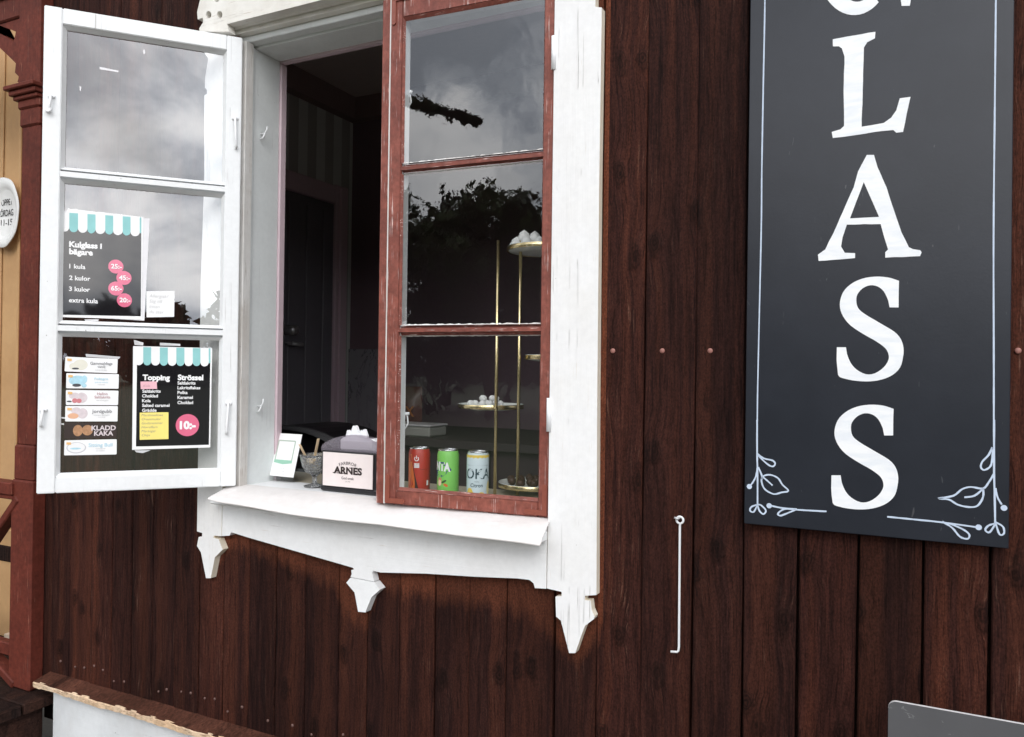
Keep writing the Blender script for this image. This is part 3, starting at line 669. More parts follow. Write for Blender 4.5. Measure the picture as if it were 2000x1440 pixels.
# bevelled red putty fillet round the opening
bm = bmesh.new(); w = 0.0085
for (a, b_) in ((gzb, mz[1] - 0.0135), (mz[1] + 0.0135, mz[0] - 0.0135), (mz[0] + 0.0135, gzt)):
    for quad in (((g0, a), (g0, b_), (g0 + w * .6, b_), (g0 + w * .6, a)), ((g1, a), (g1, b_), (g1 - w * .35, b_), (g1 - w * .35, a))):
        bm.faces.new([bm.verts.new(sasfn(p[0], p[1], -0.0012 if k < 2 else -0.0076)) for k, p in enumerate(quad)])
for (z, dz) in ((gzb, w), (gzt, -w)):
    bm.faces.new([bm.verts.new(sasfn(u, v, d)) for u, v, d in ((g0, z, -0.0012), (g1, z, -0.0012), (g1, z + dz, -0.0076), (g0, z + dz, -0.0076))])
mk('putty_fillet', bm, MT['redh'], sfr)
def corner(s, z, sx, sz, a=0.074, b_=0.058, w=0.0125):
    bm = bmesh.new(); c = 0.004
    pts = [(0, 0), (b_ - c, 0), (b_, c), (b_, w - c), (b_ - c, w), (w, w), (w, a - c), (w - c, a), (c, a), (0, a - c)]
    prism(bm, [(s + sx * x, z + sz * y) for x, y in pts], [], sasfn, 0.0006, 0.0042)
    for x, y in ((0.008, 0.008), (b_ - 0.008, w / 2), (b_ * .55, w / 2), (w / 2, a - 0.01), (w / 2, a * .55)): disc(bm, s + sx * x, z + sz * y, 0.0026, sasfn, 0.0052, 8)
    mk('corner_bracket', bm, MT['bracket'], sfr)
corner(r0_ + 0.005, 1.205, 1, 1); corner(-0.004, 1.207, -1, 1); corner(r0_ + 0.004, 2.531, 1, -1)
for z in (2.315, 1.45):
    bm = bmesh.new(); tube(bm, [(-0.7345, -0.024, z - 0.04), (-0.7345, -0.024, z + 0.04)], 0.0062, 10); mk('hinge', bm, MT['wireW'], sfr, True)
def sashook(px, py):
    bm = bmesh.new(); a = sas(px, py, -0.04)
    box(bm, -0.006, 0.016, -0.004, 0.004, -0.004, 0.004, 0.001, Matrix.Translation(sasfn(a.x, a.y, -0.045)))
    pts = [(0.008, 0), (0.010, -0.012), (0.012, -0.026), (0.006, -0.036), (0.001, -0.040), (0.0, -0.05)]
    tube(bm, [sasfn(a.x + u, a.y + v, -0.047) for u, v in pts], 0.0024, 6); mk('hook', bm, MT['wireW'], sfr, True)
sashook(793, 180); sashook(787, 808)
def jambhook(px, py):
    bm = bmesh.new(); p = PX(px, py, -1.755)
    tube(bm, [p, p + Vector((0.016, 0, 0.0)), p + Vector((0.020, 0.003, 0.012)), p + Vector((0.018, 0.006, 0.022))], 0.0026, 6)
    tube(bm, [p + Vector((0.016, 0, 0)), p + Vector((0.012, -0.004, -0.014)), p + Vector((0.004, -0.006, -0.018))], 0.0026, 6); mk('jamb_hook', bm, MT['wireW'], house, True)
jambhook(510, 262); jambhook(503, 793)

# ================================================================== THINGS
# ---------------------------------------------------------------- blackboard sign
YS = -0.030
def sp(pts): return [(PY(x, y, YS).x, PY(x, y, YS).z) for x, y in pts]
def signfn(u, v, d): return Vector((u, YS - d, v))
def sign_mat():
    m, nt, b, o = newmat('chalkboard'); n = noise(nt, coords(nt), 7, 6, 0.65); f = noise(nt, coords(nt), 220, 2)
    c = mixc(nt, ramp(nt, n, [(0.35, 0.0), (0.75, 1.0)]), (0.0115, 0.0138, 0.0200), (0.0175, 0.0205, 0.0285))
    k = noise(nt, coords(nt, (60, 1, 14)), 1.0, 2, 0.5, 1.5)
    c = mixc(nt, ramp(nt, k, [(0.74, 0.0), (0.76, 0.5)]), c, (0.10, 0.10, 0.105))
    nt.links.new(c, b.inputs['Base Color']); b.inputs['Roughness'].default_value = 0.30; b.inputs['Specular IOR Level'].default_value = 0.38
    bump(nt, b, f, 0.15, 0.0006); return m
def letter_mat():
    m, nt, b, o = newmat('brushed_white_letter')
    n = noise(nt, coords(nt, (14, 1, 55)), 1.0, 4, 0.6, 0.6)
    c = mixc(nt, ramp(nt, n, [(0.36, 0.0), (0.58, 1.0)]), (0.73, 0.76, 0.79), (0.82, 0.83, 0.835))
    nt.links.new(c, b.inputs['Base Color']); b.inputs['Roughness'].default_value = 0.55; return m
MT['letter'] = letter_mat(); MT['chalk'] = plain('chalk_pen', (0.50, 0.58, 0.70), 0.7, 0, 0.3, 0.15, 60)
sign = empty('blackboard_sign', (-0.04, YS, 1.236)); tag(sign, 'tall narrow blackboard sign with big white capital letters hung on brown planks', 'sign')
bm = bmesh.new(); box(bm, -0.2790, 0.1955, YS, YS + 0.013, 1.2365, 2.75, 0.0012); mk('board', bm, sign_mat(), sign)
def letter(px, holes=()):
    bm = bmesh.new(); prism(bm, sp([(p.x, p.y) for p in smoothish(px)]), [sp(h) for h in holes], signfn, 0.0002, 0.0008); mk('letter', bm, MT['letter'], sign)
def smoothish(pts):
    out = []
    n = len(pts)
    for i in range(n):                                   # hand-painted: slightly wavering edges
        a, b_ = Vector(pts[i]), Vector(pts[(i + 1) % n]); d = (b_ - a); k = max(1, int(d.length / 14)); nn = Vector((-d.y, d.x)).normalized() if d.length else Vector((0, 0))
        for j in range(k): out.append(a + d * (j / k) + nn * (random.uniform(-0.55, 0.55) if j else 0))
    return out
letter(crop([(640, 265), (925, 215), (922, 258), (870, 285), (848, 320), (840, 600), (833, 850), (900, 840), (980, 825), (1030, 790), (1065, 740), (1088, 660), (1160, 650), (1135, 760), (1110, 885), (1065, 890), (1045, 872), (960, 880), (800, 905), (640, 925), (632, 885), (690, 868), (715, 845), (712, 600), (718, 380), (700, 325), (680, 312), (640, 312)], 1440, 0, 3.4286))
letter([(1693, 303), (1707, 303), (1714, 327), (1732, 367.5), (1748, 417), (1761, 455), (1775, 483), (1783, 487), (1797, 489), (1800, 493), (1797, 500.6), (1729, 503.5), (1729, 493), (1734.6, 487.5), (1727, 464), (1720, 438), (1654, 439), (1645.6, 464), (1642.7, 481.7), (1650, 494), (1670, 494.8), (1670, 504.4), (1599, 510), (1597.5, 497.7), (1612, 487.5), (1626.7, 458), (1648, 410), (1667.5, 366), (1676, 335)], [[(1687, 356), (1717, 424), (1660, 427)]])
S_ = [(1083, 510), (1080, 688), (1020, 688), (1010, 640), (980, 580), (940, 548), (890, 540), (840, 560), (805, 600), (797, 640), (808, 690), (850, 730), (950, 790), (1050, 850), (1095, 900), (1113, 960), (1110, 1020), (1090, 1090), (1040, 1140), (970, 1170), (890, 1183), (800, 1180), (720, 1165), (675, 1140), (665, 1040), (667, 955), (728, 955), (735, 1000), (760, 1060), (800, 1105), (860, 1135), (920, 1130), (980, 1090), (1012, 1040), (1012, 1000), (990, 960), (930, 915), (850, 870), (760, 810), (710, 750), (688, 690), (692, 630), (720, 570), (780, 520), (860, 490), (950, 482), (1030, 492)]
def cr_closed(pts, keep=()):
    P = pts; out = []; n = len(P)
    for i in range(n):
        a, b_, c, d = [Vector(P[(i + k) % n]) for k in (-1, 0, 1, 2)]
        if i in keep or (i + 1) % n in keep: out.append(b_); continue
        for k in range(3):
            t = k / 3; out.append(0.5 * ((2 * b_) + (c - a) * t + (2 * a - 5 * b_ + 4 * c - d) * t * t + (3 * b_ - a - 3 * c + d) * t ** 3))
    return [(p.x, p.y) for p in out]
S1 = crop(cr_closed(S_, (0, 1, 2, 24, 25, 26)), 1440, 400, 3.4286)
letter(S1); letter([(x - 10.5, y + 250) for x, y in S1])
G = []
for k in range(41):
    a = R(-48 - 264 * k / 40); G.append((1668 + 72 * math.cos(a), -68 - 98 * math.sin(a)))
for k in range(41):
    a = R(-312 + 264 * k / 40); G.append((1674 + 42 * math.cos(a), -68 - 72 * math.sin(a)))
G2 = [(1740 - 22, 4)] ; letter(G)
letter([(1757, -70), (1781, -70), (1779, 0), (1777, 12), (1761, 12), (1758, -8)]); letter([(1718, -70), (1800, -70), (1800, -60), (1718, -60)])
strokes = []
def st(pts, w=3.2): strokes.append((smoothpts(pts, 4), w))
st([(1494, -160), (1494, 0), (1491, 160), (1488, 330), (1487, 440), (1483, 620), (1479.5, 780), (1479, 884)], 2.9)
st([(1946, -160), (1945, 0), (1943, 200), (1940.5, 460), (1941, 700), (1941, 820)], 2.9)
def so(pts, w=3.4): st(crop(pts, 1440, 820, 2.323), w)
for pts in ([(90, 0), (90, 150), (92, 240), (92, 385)], [(92, 155), (120, 175), (160, 185), (172, 200), (160, 212), (135, 200), (92, 160)], [(95, 215), (112, 255), (110, 280), (125, 315), (165, 337), (200, 330), (232, 322), (205, 295), (185, 265), (150, 250), (120, 255), (112, 270)], [(115, 258), (140, 280), (160, 298)], [(92, 215), (85, 255), (70, 285), (57, 300)], [(92, 385), (65, 395), (58, 412), (75, 418), (92, 385)], [(92, 385), (108, 388), (130, 412), (118, 428), (100, 412), (92, 385)], [(145, 388), (200, 400), (270, 408), (330, 412), (405, 416)], [(270, 405), (215, 405), (185, 425), (195, 435), (225, 425), (265, 408)],
            [(1165, 0), (1165, 240), (1168, 350), (1170, 470)], [(1157, 125), (1140, 160), (1112, 190), (1105, 215), (1120, 228), (1145, 215), (1155, 190), (1160, 125)], [(1165, 245), (1140, 285), (1115, 312), (1060, 305), (1020, 315), (980, 345), (912, 357), (960, 362), (1000, 385), (1050, 396), (1090, 390), (1115, 350), (1115, 312)], [(1110, 318), (1075, 345), (1030, 352)], [(1172, 310), (1180, 350), (1200, 385)], [(1172, 470), (1140, 480), (1125, 500), (1145, 510), (1172, 470)], [(1172, 465), (1205, 485), (1210, 515), (1190, 520), (1172, 470)], [(680, 440), (800, 452), (925, 465), (1090, 488)], [(930, 462), (975, 490), (1010, 530), (1045, 540), (1052, 520), (1020, 495), (960, 470)]): so(pts)
for i, (pts, w) in enumerate(strokes):
    bm = bmesh.new(); ribbon(bm, sp([(p[0], p[1]) for p in pts]), w / 1511 * 1.72 * 0.85, signfn, 0.0004 + i * 0.00001); mk('chalk_line', bm, MT['chalk'], sign)
for (x, y) in crop([(55, 303), (145, 390), (1210, 400), (1095, 488)], 1440, 820, 2.323):
    bm = bmesh.new(); q = sp([(x, y)])[0]; disc(bm, *q, 0.0055, signfn, 0.0008, 10); mk('chalk_dot', bm, MT['chalk'], sign)

# ---------------------------------------------------------------- window stay hook hanging on the planks
e = PY(1328, 1016, -0.014); bm = bmesh.new(); ring = [e + Vector((0.0075 * math.cos(a), 0, 0.0075 * math.sin(a))) for a in [R(-80 + 20 * k) for k in range(18)]]
lowp = PY(1325, 1274, -0.014)
tube(bm, ring[::-1] + [e + Vector((0, 0, -0.012)), lowp + Vector((0.001, 0, 0.012)), lowp + Vector((0, 0, 0.003)), lowp + Vector((-0.003, 0, 0)), lowp + Vector((-0.017, -0.002, -0.001))], 0.0026, 8)
stay = mk('window_stay', bm, MT['wireW'], None, True); tag(stay, 'thin white wire window stay with bent tip hanging from its screw eye on brown planks', 'window hook')
bm = bmesh.new(); tube(bm, [e + Vector((0.0, 0.014, 0.004)), e + Vector((0.0, 0.002, 0.0045)), e + Vector((-0.004, -0.006, 0.003)), e + Vector((-0.011, -0.007, 0.006))], 0.0022, 8); mk('screw_eye', bm, MT['zinc'], stay, True)

# ---------------------------------------------------------------- grey pavement board below the sign
def aboard():
    t = empty('pavement_board', (0.23, -0.26, 0.0)); tag(t, 'plain grey rounded-corner pavement board standing below the blackboard sign', 'board')
    a = PY(1735, 1370, -0.30); x0, zt = a.x, a.z; x1 = x0 + 0.5; r = 0.012
    pts = [(x0, 0.02), (x1, 0.02), (x1, zt - r)] + [(x1 - r + r * math.cos(R(k * 15)), zt - r + r * math.sin(R(k * 15))) for k in range(0, 7)] + [(x0 + r + r * math.cos(R(90 + k * 15)), zt - r + r * math.sin(R(90 + k * 15))) for k in range(0, 7)]
    m, nt, b, o = newmat('scuffed_grey_sheet'); n = noise(nt, coords(nt, (1, 1, 1)), 6, 6, 0.6); k = noise(nt, coords(nt, (9, 1, 50)), 1.0, 3, 0.5, 2.5)
    c = mixc(nt, n, (0.055, 0.055, 0.058), (0.085, 0.085, 0.09)); c = mixc(nt, ramp(nt, k, [(0.69, 0.0), (0.70, 0.5), (0.715, 0.0)]), c, (0.3, 0.3, 0.3)); nt.links.new(c, b.inputs['Base Color']); b.inputs['Roughness'].default_value = 0.38
    edge = plain('bright_edge', (0.62, 0.60, 0.60), 0.4)
    for sgn, nm_ in ((1, 'front_panel'), (-1, 'back_panel')):
        def fn(u, v, d, sgn=sgn): return Vector((u, -0.29 - sgn * (d + (zt - v) * 0.10) + (0.0 if sgn > 0 else 0.02), v))
        bm = bmesh.new(); prism(bm, pts if sgn > 0 else [(x, min(z, zt - 0.09)) for x, z in pts], [], fn, 0.0, 0.006); p_ = mk(nm_, bm, m, t); p_.data.materials.append(edge)
        for f in p_.data.polygons:
            if abs(f.normal.y) < 0.5: f.material_index = 1
    bm = bmesh.new(); tube(bm, [(x0 + 0.05, -0.282, zt - 0.03), (x1 - 0.05, -0.282, zt - 0.03)], 0.006); mk('hinge_rod', bm, MT['zinc'], t)
aboard()

# ---------------------------------------------------------------- menus on the open casement (behind its glass)
def quad2(corners, d): return [cas(x, y, d) for x, y in corners]
DP = GD + 0.0022
def sheet(name, corners, d, mat, parent=None, th=0.0004, rnd=0.0):
    P = quad2(corners, d); bm = bmesh.new(); pts = [(p.x, p.y) for p in P]
    if rnd:
        o = []
        for i in range(4):
            a, b_, c = Vector(pts[i - 1]), Vector(pts[i]), Vector(pts[(i + 1) % 4])
            o += [tuple(b_ + (a - b_).normalized() * rnd), tuple(b_ + (a - b_).normalized() * rnd * .3 + (c - b_).normalized() * rnd * .3), tuple(b_ + (c - b_).normalized() * rnd)]
        pts = o
    prism(bm, pts, [], casfn, d - th, d); return mk(name, bm, mat, parent)
def ctext(par, body, px, py, cap_px, mat, d, bold=0.0, align='l', width_px=None, slant=0, xs=1.0, name='lettering'):
    p = cas(px, py, d); k = (cas(px, py - cap_px, d) - p).length
    w = None if width_px is None else (cas(px + width_px, py, d) - p).length
    bm = bmesh.new(); text(bm, body, p.x, p.y, k, casfn, d, bold, align, w, xs, slant); return flat(name, bm, mat, par)
def awning(par, xs, top, bot, ox, oy, sc_, d, slope):
    for i in range(len(xs) - 1):
        a, b_ = xs[i], xs[i + 1]; teal = i % 2 == 1
        t0 = top + (a - xs[0]) * slope; t1 = top + (b_ - xs[0]) * slope; e0 = bot + (a - xs[0]) * slope; e1 = bot + (b_ - xs[0]) * slope
        rx = (b_ - a) / 2; pts = [(a, t0), (b_, t1)] + [((a + b_) / 2 + rx * math.cos(R(k)), (e0 + e1) / 2 + min(50, rx * 1.05) * math.sin(R(k))) for k in range(0, 181, 15)]
        P = quad2(crop(pts, ox, oy, sc_), d); bm = bmesh.new(); bm.faces.new([bm.verts.new(casfn(p.x, p.y, d)) for p in P]); flat('awning_stripe', bm, MT['teal'] if teal else MT['paper'], par)
def pdisc(par, px, py, r, d, mat, name='price_spot', ry=None):
    p = cas(px, py, d); k = (cas(px + r, py, d) - p).length; k2 = (cas(px, py + (ry or r), d) - p).length; bm = bmesh.new(); disc(bm, p.x, p.y, k, casfn, d, 30, k2); return flat(name, bm, mat, par)
# ice-cream price poster
o = sheet('paper_sheet', [(118, 412), (292.5, 427), (282, 626.5), (118, 617)], DP - 0.0010, MT['paperB']); tag(o, 'blank white paper sheet showing behind the scoop price poster', 'paper')
po = sheet('price_poster', [(131, 407), (280, 424), (276.5, 624), (116.5, 619.5)], DP, MT['paper']); tag(po, 'striped-awning poster with scoop prices in four pink spots on the open casement', 'poster')
sheet('black_panel', [(123, 440), (276, 452), (275, 618), (123, 615)], DP + 0.0002, MT['printblk'], po, 0.0001)
awning(po, [107, 212, 315, 424, 520, 633, 727, 838, 930, 1037, 1056], 88, 262, 100, 400, 6.0, DP + 0.0004, 0.066)
D2 = DP + 0.0006
for body, x, y, cap, bold in (('Kulglass i', 210, 492, 62, 0.045), ('bägare', 210, 577, 62, 0.045), ('1 kula', 212, 744, 50, 0.022), ('2 kulor', 210, 880, 50, 0.022), ('3 kulor', 208, 1010, 50, 0.022), ('extra kula', 208, 1142, 50, 0.022)):
    q = crop([(x, y)], 100, 400, 6.0)[0]; ctext(po, body, *q, cap / 6, MT['paper'], D2, bold, xs=1.02)
for (x, y, t_, i) in ((758, 725, '25:-', 0), (853, 858, '45:-', 1), (758, 982, '65:-', 2), (858, 1120, '20:-', 3)):
    q = crop([(x, y)], 100, 400, 6.0)[0]; pdisc(po, *q, 14.8, D2 + 0.0001 * i, MT['pinkd'], ry=13.6); ctext(po, t_, q[0] + 1, q[1] + 4, 8.5, MT['paper'], D2 + 0.0006, 0.03, 'c')
# topping poster
tp = sheet('topping_poster', [(260, 676), (414.5, 680), (410.5, 874), (258, 878.8)], DP, MT['paper']); tag(tp, 'black striped-awning poster listing toppings and sprinkles with one big pink spot', 'poster')
sheet('black_panel', [(267.6, 700), (410.8, 703), (408, 869), (265.5, 872.4)], DP + 0.0002, MT['printblk'], tp, 0.0001)
awning(tp, [75, 186, 283, 389, 487, 591, 690, 792, 885, 987, 1008], 112, 284, 250, 660, 6.261, DP + 0.0004, 0.018)
for body, x, y, cap, bold in (('Topping', 178, 515, 62, 0.045), ('Strössel', 608, 515, 62, 0.045), ('Saltlakrits', 175, 670, 36, 0.025), ('Choklad', 172, 728, 36, 0.025), ('Kola', 172, 787, 36, 0.025), ('Salted caramel', 172, 845, 36, 0.025), ('Grädde', 172, 905, 36, 0.025), ('Saltlakrits', 605, 570, 36, 0.025), ('Lakritsflakes', 605, 628, 36, 0.025), ('Polka', 605, 687, 36, 0.025), ('Karamel', 605, 747, 36, 0.025), ('Choklad', 605, 810, 36, 0.025)):
    q = crop([(x, y)], 250, 660, 6.261)[0]; ctext(tp, body, *q, cap / 6.261, MT['paper'], D2, bold)
q = crop([(727, 1068)], 250, 660, 6.261)[0]; pdisc(tp, *q, 22.8, D2, MT['pinkd'], ry=21.6); ctext(tp, '10:-', q[0] + 0.5, q[1] + 7, 14, MT['paper'], D2 + 0.0003, 0.055, 'c')
o = sheet('pink_note', crop([(152, 535), (352, 533), (356, 625), (155, 627)], 250, 660, 6.261), DP + 0.0011, MT['pinknote'], th=0.0002); tag(o, 'small pink paper slip stuck under the topping heading', 'note')
ctext(o, 'Kola', *crop([(185, 600)], 250, 660, 6.261)[0], 4.5, MT['inkpink'], DP + 0.0014, -0.008, slant=0.3)
o = sheet('yellow_note', crop([(143, 915), (495, 910), (495, 1238), (143, 1248)], 250, 660, 6.261), DP + 0.0011, MT['yellow'], th=0.0002); tag(o, 'square yellow sticky note with handwriting on the topping poster', 'note')
for i, t_ in enumerate(('Marshmallows', 'Oreosmulor', 'Godisremmar', 'Havreflarn', 'Maränger', 'Chips')):
    ctext(o, t_, *crop([(165, 960 + i * 49)], 250, 660, 6.261)[0], 4.6, MT['ink'], DP + 0.0014, -0.006, slant=0.25)
wn = sheet('white_note', crop([(1115, 1015), (1447, 1010), (1440, 1315), (1118, 1320)], 100, 400, 6.0), DP, MT['paper']); tag(wn, 'small white handwritten note beside the scoop price poster', 'note')
for i, t_ in enumerate(('Allergisk?', 'Säg till', 'innan', 'du äter')):
    ctext(wn, t_, *crop([(1150, 1085 + i * 62)], 100, 400, 6.0)[0], 6.0, MT['inkpale'], DP + 0.0005, -0.008, slant=0.2)
# flavour labels
C5 = lambda pts: crop(pts, 110, 680, 6.543)
cream_ = plain('print_cream', (0.74, 0.72, 0.62), 0.5); bluei = plain('print_pale_blue', (0.42, 0.66, 0.76), 0.5, 0, 0.5, 0.3, 120); pinkw = plain('print_pale_pink', (0.66, 0.58, 0.60), 0.5, 0, 0.5, 0.2, 120); berry = plain('print_berry', (0.60, 0.20, 0.22), 0.5); peach = plain('print_peach', (0.75, 0.42, 0.26), 0.5); cookie = plain('print_cookie', (0.42, 0.22, 0.11), 0.5, 0, 0.5, 0.45, 150); greyb = plain('print_grey', (0.55, 0.55, 0.58), 0.5); darkp = plain('print_dark', (0.06, 0.06, 0.07), 0.5)
FL = [('white ice cream label with a cream scoop and vanilla pod, topmost in the column', [(115, 110), (785, 140), (778, 325), (105, 298)], [(310, 215, 92, 68, cream_), (220, 235, 55, 45, cream_), (245, 262, 45, 12, darkp)], [('Gammaldags', 575, 213, 34, 'ink'), ('vanilj', 575, 252, 30, 'ink'), ('krämig klassiker', 575, 287, 14, 'inkpale')], 'paper'),
      ('white ice cream label with pale blue scoops and pale blue print', [(128, 320), (800, 335), (795, 520), (124, 515)], [(275, 415, 115, 62, bluei), (360, 400, 35, 50, bluei), (260, 475, 55, 20, darkp), (355, 480, 32, 25, bluei)], [('Polkagris', 575, 408, 30, 'inkblue'), ('god och krämig', 575, 445, 16, 'inkblue'), ('med smak', 575, 472, 14, 'inkpale')], 'paper'),
      ('white ice cream label with raspberries and a liquorice-striped scoop', [(122, 535), (795, 545), (788, 730), (122, 728)], [(230, 610, 70, 42, pinkw), (325, 635, 72, 66, pinkw), (235, 672, 34, 30, berry), (290, 675, 34, 28, berry), (165, 682, 32, 10, darkp)], [('Hallon', 588, 600, 32, 'inkpink'), ('Saltlakrits', 588, 642, 32, 'inkpink'), ('med krämig glass', 588, 675, 14, 'inkpale')], 'paper'),
      ('white ice cream label with strawberries beside two pale scoops', [(115, 740), (785, 742), (782, 938), (112, 938)], [(255, 805, 62, 48, pinkw), (335, 835, 66, 66, pinkw), (215, 868, 70, 36, peach)], [('Jordgubb', 582, 828, 42, 'ink'), ('krämig jordgubbsglass', 582, 862, 14, 'inkpale'), ('med bitar', 582, 888, 14, 'inkpale')], 'paper'),
      ('dark brown label with two cookies and pinkish capital letters', [(110, 950), (770, 965), (768, 1145), (98, 1155)], [(275, 1055, 62, 72, cookie), (398, 1050, 70, 66, cookie)], [('KLADD', 605, 1050, 58, 'paper'), ('KAKA', 605, 1118, 56, 'paper')], 'labelbrown'),
      ('white ice cream label with a speckled scoop and pale blue print, lowest in the column', [(105, 1180), (772, 1165), (770, 1360), (98, 1372)], [(255, 1275, 125, 72, greyb), (255, 1272, 112, 62, plain('print_white', (0.8, 0.8, 0.8), 0.5)), (245, 1285, 70, 12, bluei)], [('Sitting Bull', 565, 1260, 44, 'inkblue'), ('med karamell', 565, 1292, 14, 'inkpale'), ('och kakbitar', 565, 1318, 14, 'inkpale')], 'paper')]
for lab, cor, blobs, txts, mt in FL:
    o = sheet('flavour_label', C5(cor), DP, MT[mt], rnd=0.0022); tag(o, lab, 'label', 'ice cream flavour labels on the casement')
    for i, (x, y, rx, ry, m_) in enumerate(blobs):
        q = C5([(x, y)])[0]; pdisc(o, *q, rx / 6.543, DP + 0.0003 + 0.00012 * i, m_, 'scoop_print', ry / 6.543)
    if mt == 'paper':
        q = C5([(cor[0][0] + 25, cor[0][1] + 24), (cor[0][0] + 82, cor[0][1] + 26), (cor[0][0] + 82, cor[0][1] + 56), (cor[0][0] + 25, cor[0][1] + 54)]); sheet('orange_tag', q, DP + 0.0012, MT['orange'], o, 0.0001)
    for body, x, y, cap, m_ in txts:
        q = C5([(x, y)])[0]; ctext(o, body, *q, cap / 6.543, MT[m_] if m_ != 'paper' else pinkw, DP + 0.0014, 0.03 if mt != 'paper' else 0.006, 'c')
for (cor) in (C5([(375, 75), (820, 112), (800, 140), (380, 112)]), C5([(40, 960), (100, 962), (98, 985), (45, 975)]), C5([(45, 880), (115, 885), (112, 905), (48, 898)]), crop([(70, 25), (190, 60), (185, 95), (80, 85)], 250, 660, 6.261), crop([(390, 60), (640, 75), (640, 100), (390, 95)], 250, 660, 6.261), crop([(80, 1375), (280, 1375), (180, 1410), (100, 1400)], 250, 660, 6.261), crop([(390, 1345), (560, 1345), (550, 1365), (400, 1365)], 100, 400, 6.0)):
    P = quad2(cor, GD + 0.0007); bm = bmesh.new(); bm.faces.new([bm.verts.new(casfn(p.x, p.y, GD + 0.0007 + random.uniform(0, .0008))) for p in P]); flat('tape_strip', bm, MT['tape'], cfr)

# ---------------------------------------------------------------- card stand, glass cup, napkin box on the serving sill
ZS = 1.1985
def cardstand():
    t = empty('card_stand', (-1.70, 0.135, ZS)); tag(t, 'white payment card with green frame in a clear leaning stand by the window jamb', 'card stand')
    bl, br = PZ(521, 936, ZS + 0.004), PZ(573, 941, ZS + 0.004); a = (br - bl); a.z = 0; a.normalize(); w = (br - bl).length
    n = Vector((a.y, -a.x, 0)); lean = R(16); up = Vector((0, 0, 1)) * math.cos(lean) - n * math.sin(lean)
    o_ = bl; h = 0.148
    def fn(u, v, d): return o_ + a * u + up * v + (n * math.cos(lean) + Vector((0, 0, 1)) * math.sin(lean)) * d
    ac = glass_mat('clear_acrylic', 0.0, 0.06)
    bm = bmesh.new(); prism(bm, [(0, 0), (w, 0), (w, h), (0, h)], [], fn, 0.0012, 0.003); mk('acrylic_front', bm, ac, t)
    bm = bmesh.new(); prism(bm, [(0, 0.012), (w, 0.012), (w, h), (0, h)], [], fn, 0.0032, 0.0038); mk('card', bm, MT['paper'], t)
    bm = bmesh.new(); b0 = fn(0, 0, 0); b1 = fn(w, 0, 0)
    vs = [bm.verts.new(p) for p in (b0, b1, b1 - n * 0.055, b0 - n * 0.055)]; bm.faces.new(vs); vs = [bm.verts.new(p) for p in (b0 + up * h * .95 - n * .001, b1 + up * h * .95 - n * .001, b1 - n * 0.055, b0 - n * 0.055)]; bm.faces.new(vs); mk('acrylic_back', bm, ac, t)
    gr = plain('green_print', (0.30, 0.55, 0.42), 0.5); gd = plain('olive_frame_print', (0.42, 0.50, 0.42), 0.5)
    c = w / 2; bm = bmesh.new(); prism(bm, [(c - w * .33, 0.057), (c + w * .33, 0.057), (c + w * .33, 0.124), (c + w * .30, 0.127), (c - w * .30, 0.127), (c - w * .33, 0.124)], [[(c - w * .29, 0.064), (c + w * .29, 0.064), (c + w * .29, 0.123), (c - w * .29, 0.123)]], fn, 0.0039, 0.0041); mk('printed_frame', bm, gd, t)
    bm = bmesh.new(); prism(bm, [(c - w * .335, 0.055), (c, 0.050), (c + w * .335, 0.055), (c + w * .335, 0.064), (c - w * .335, 0.064)], [], fn, 0.0040, 0.0043); mk('printed_band', bm, gr, t)
    for (v, cap, s_) in ((0.036, 0.0035, 'Scanna här'), (0.027, 0.0035, 'för att betala'), (0.018, 0.004, 'med mobilen')):
        bm = bmesh.new(); text(bm, s_, c, v, cap, fn, 0.0041, 0, 'c'); flat('lettering', bm, MT['inkpale'], t)
cardstand()
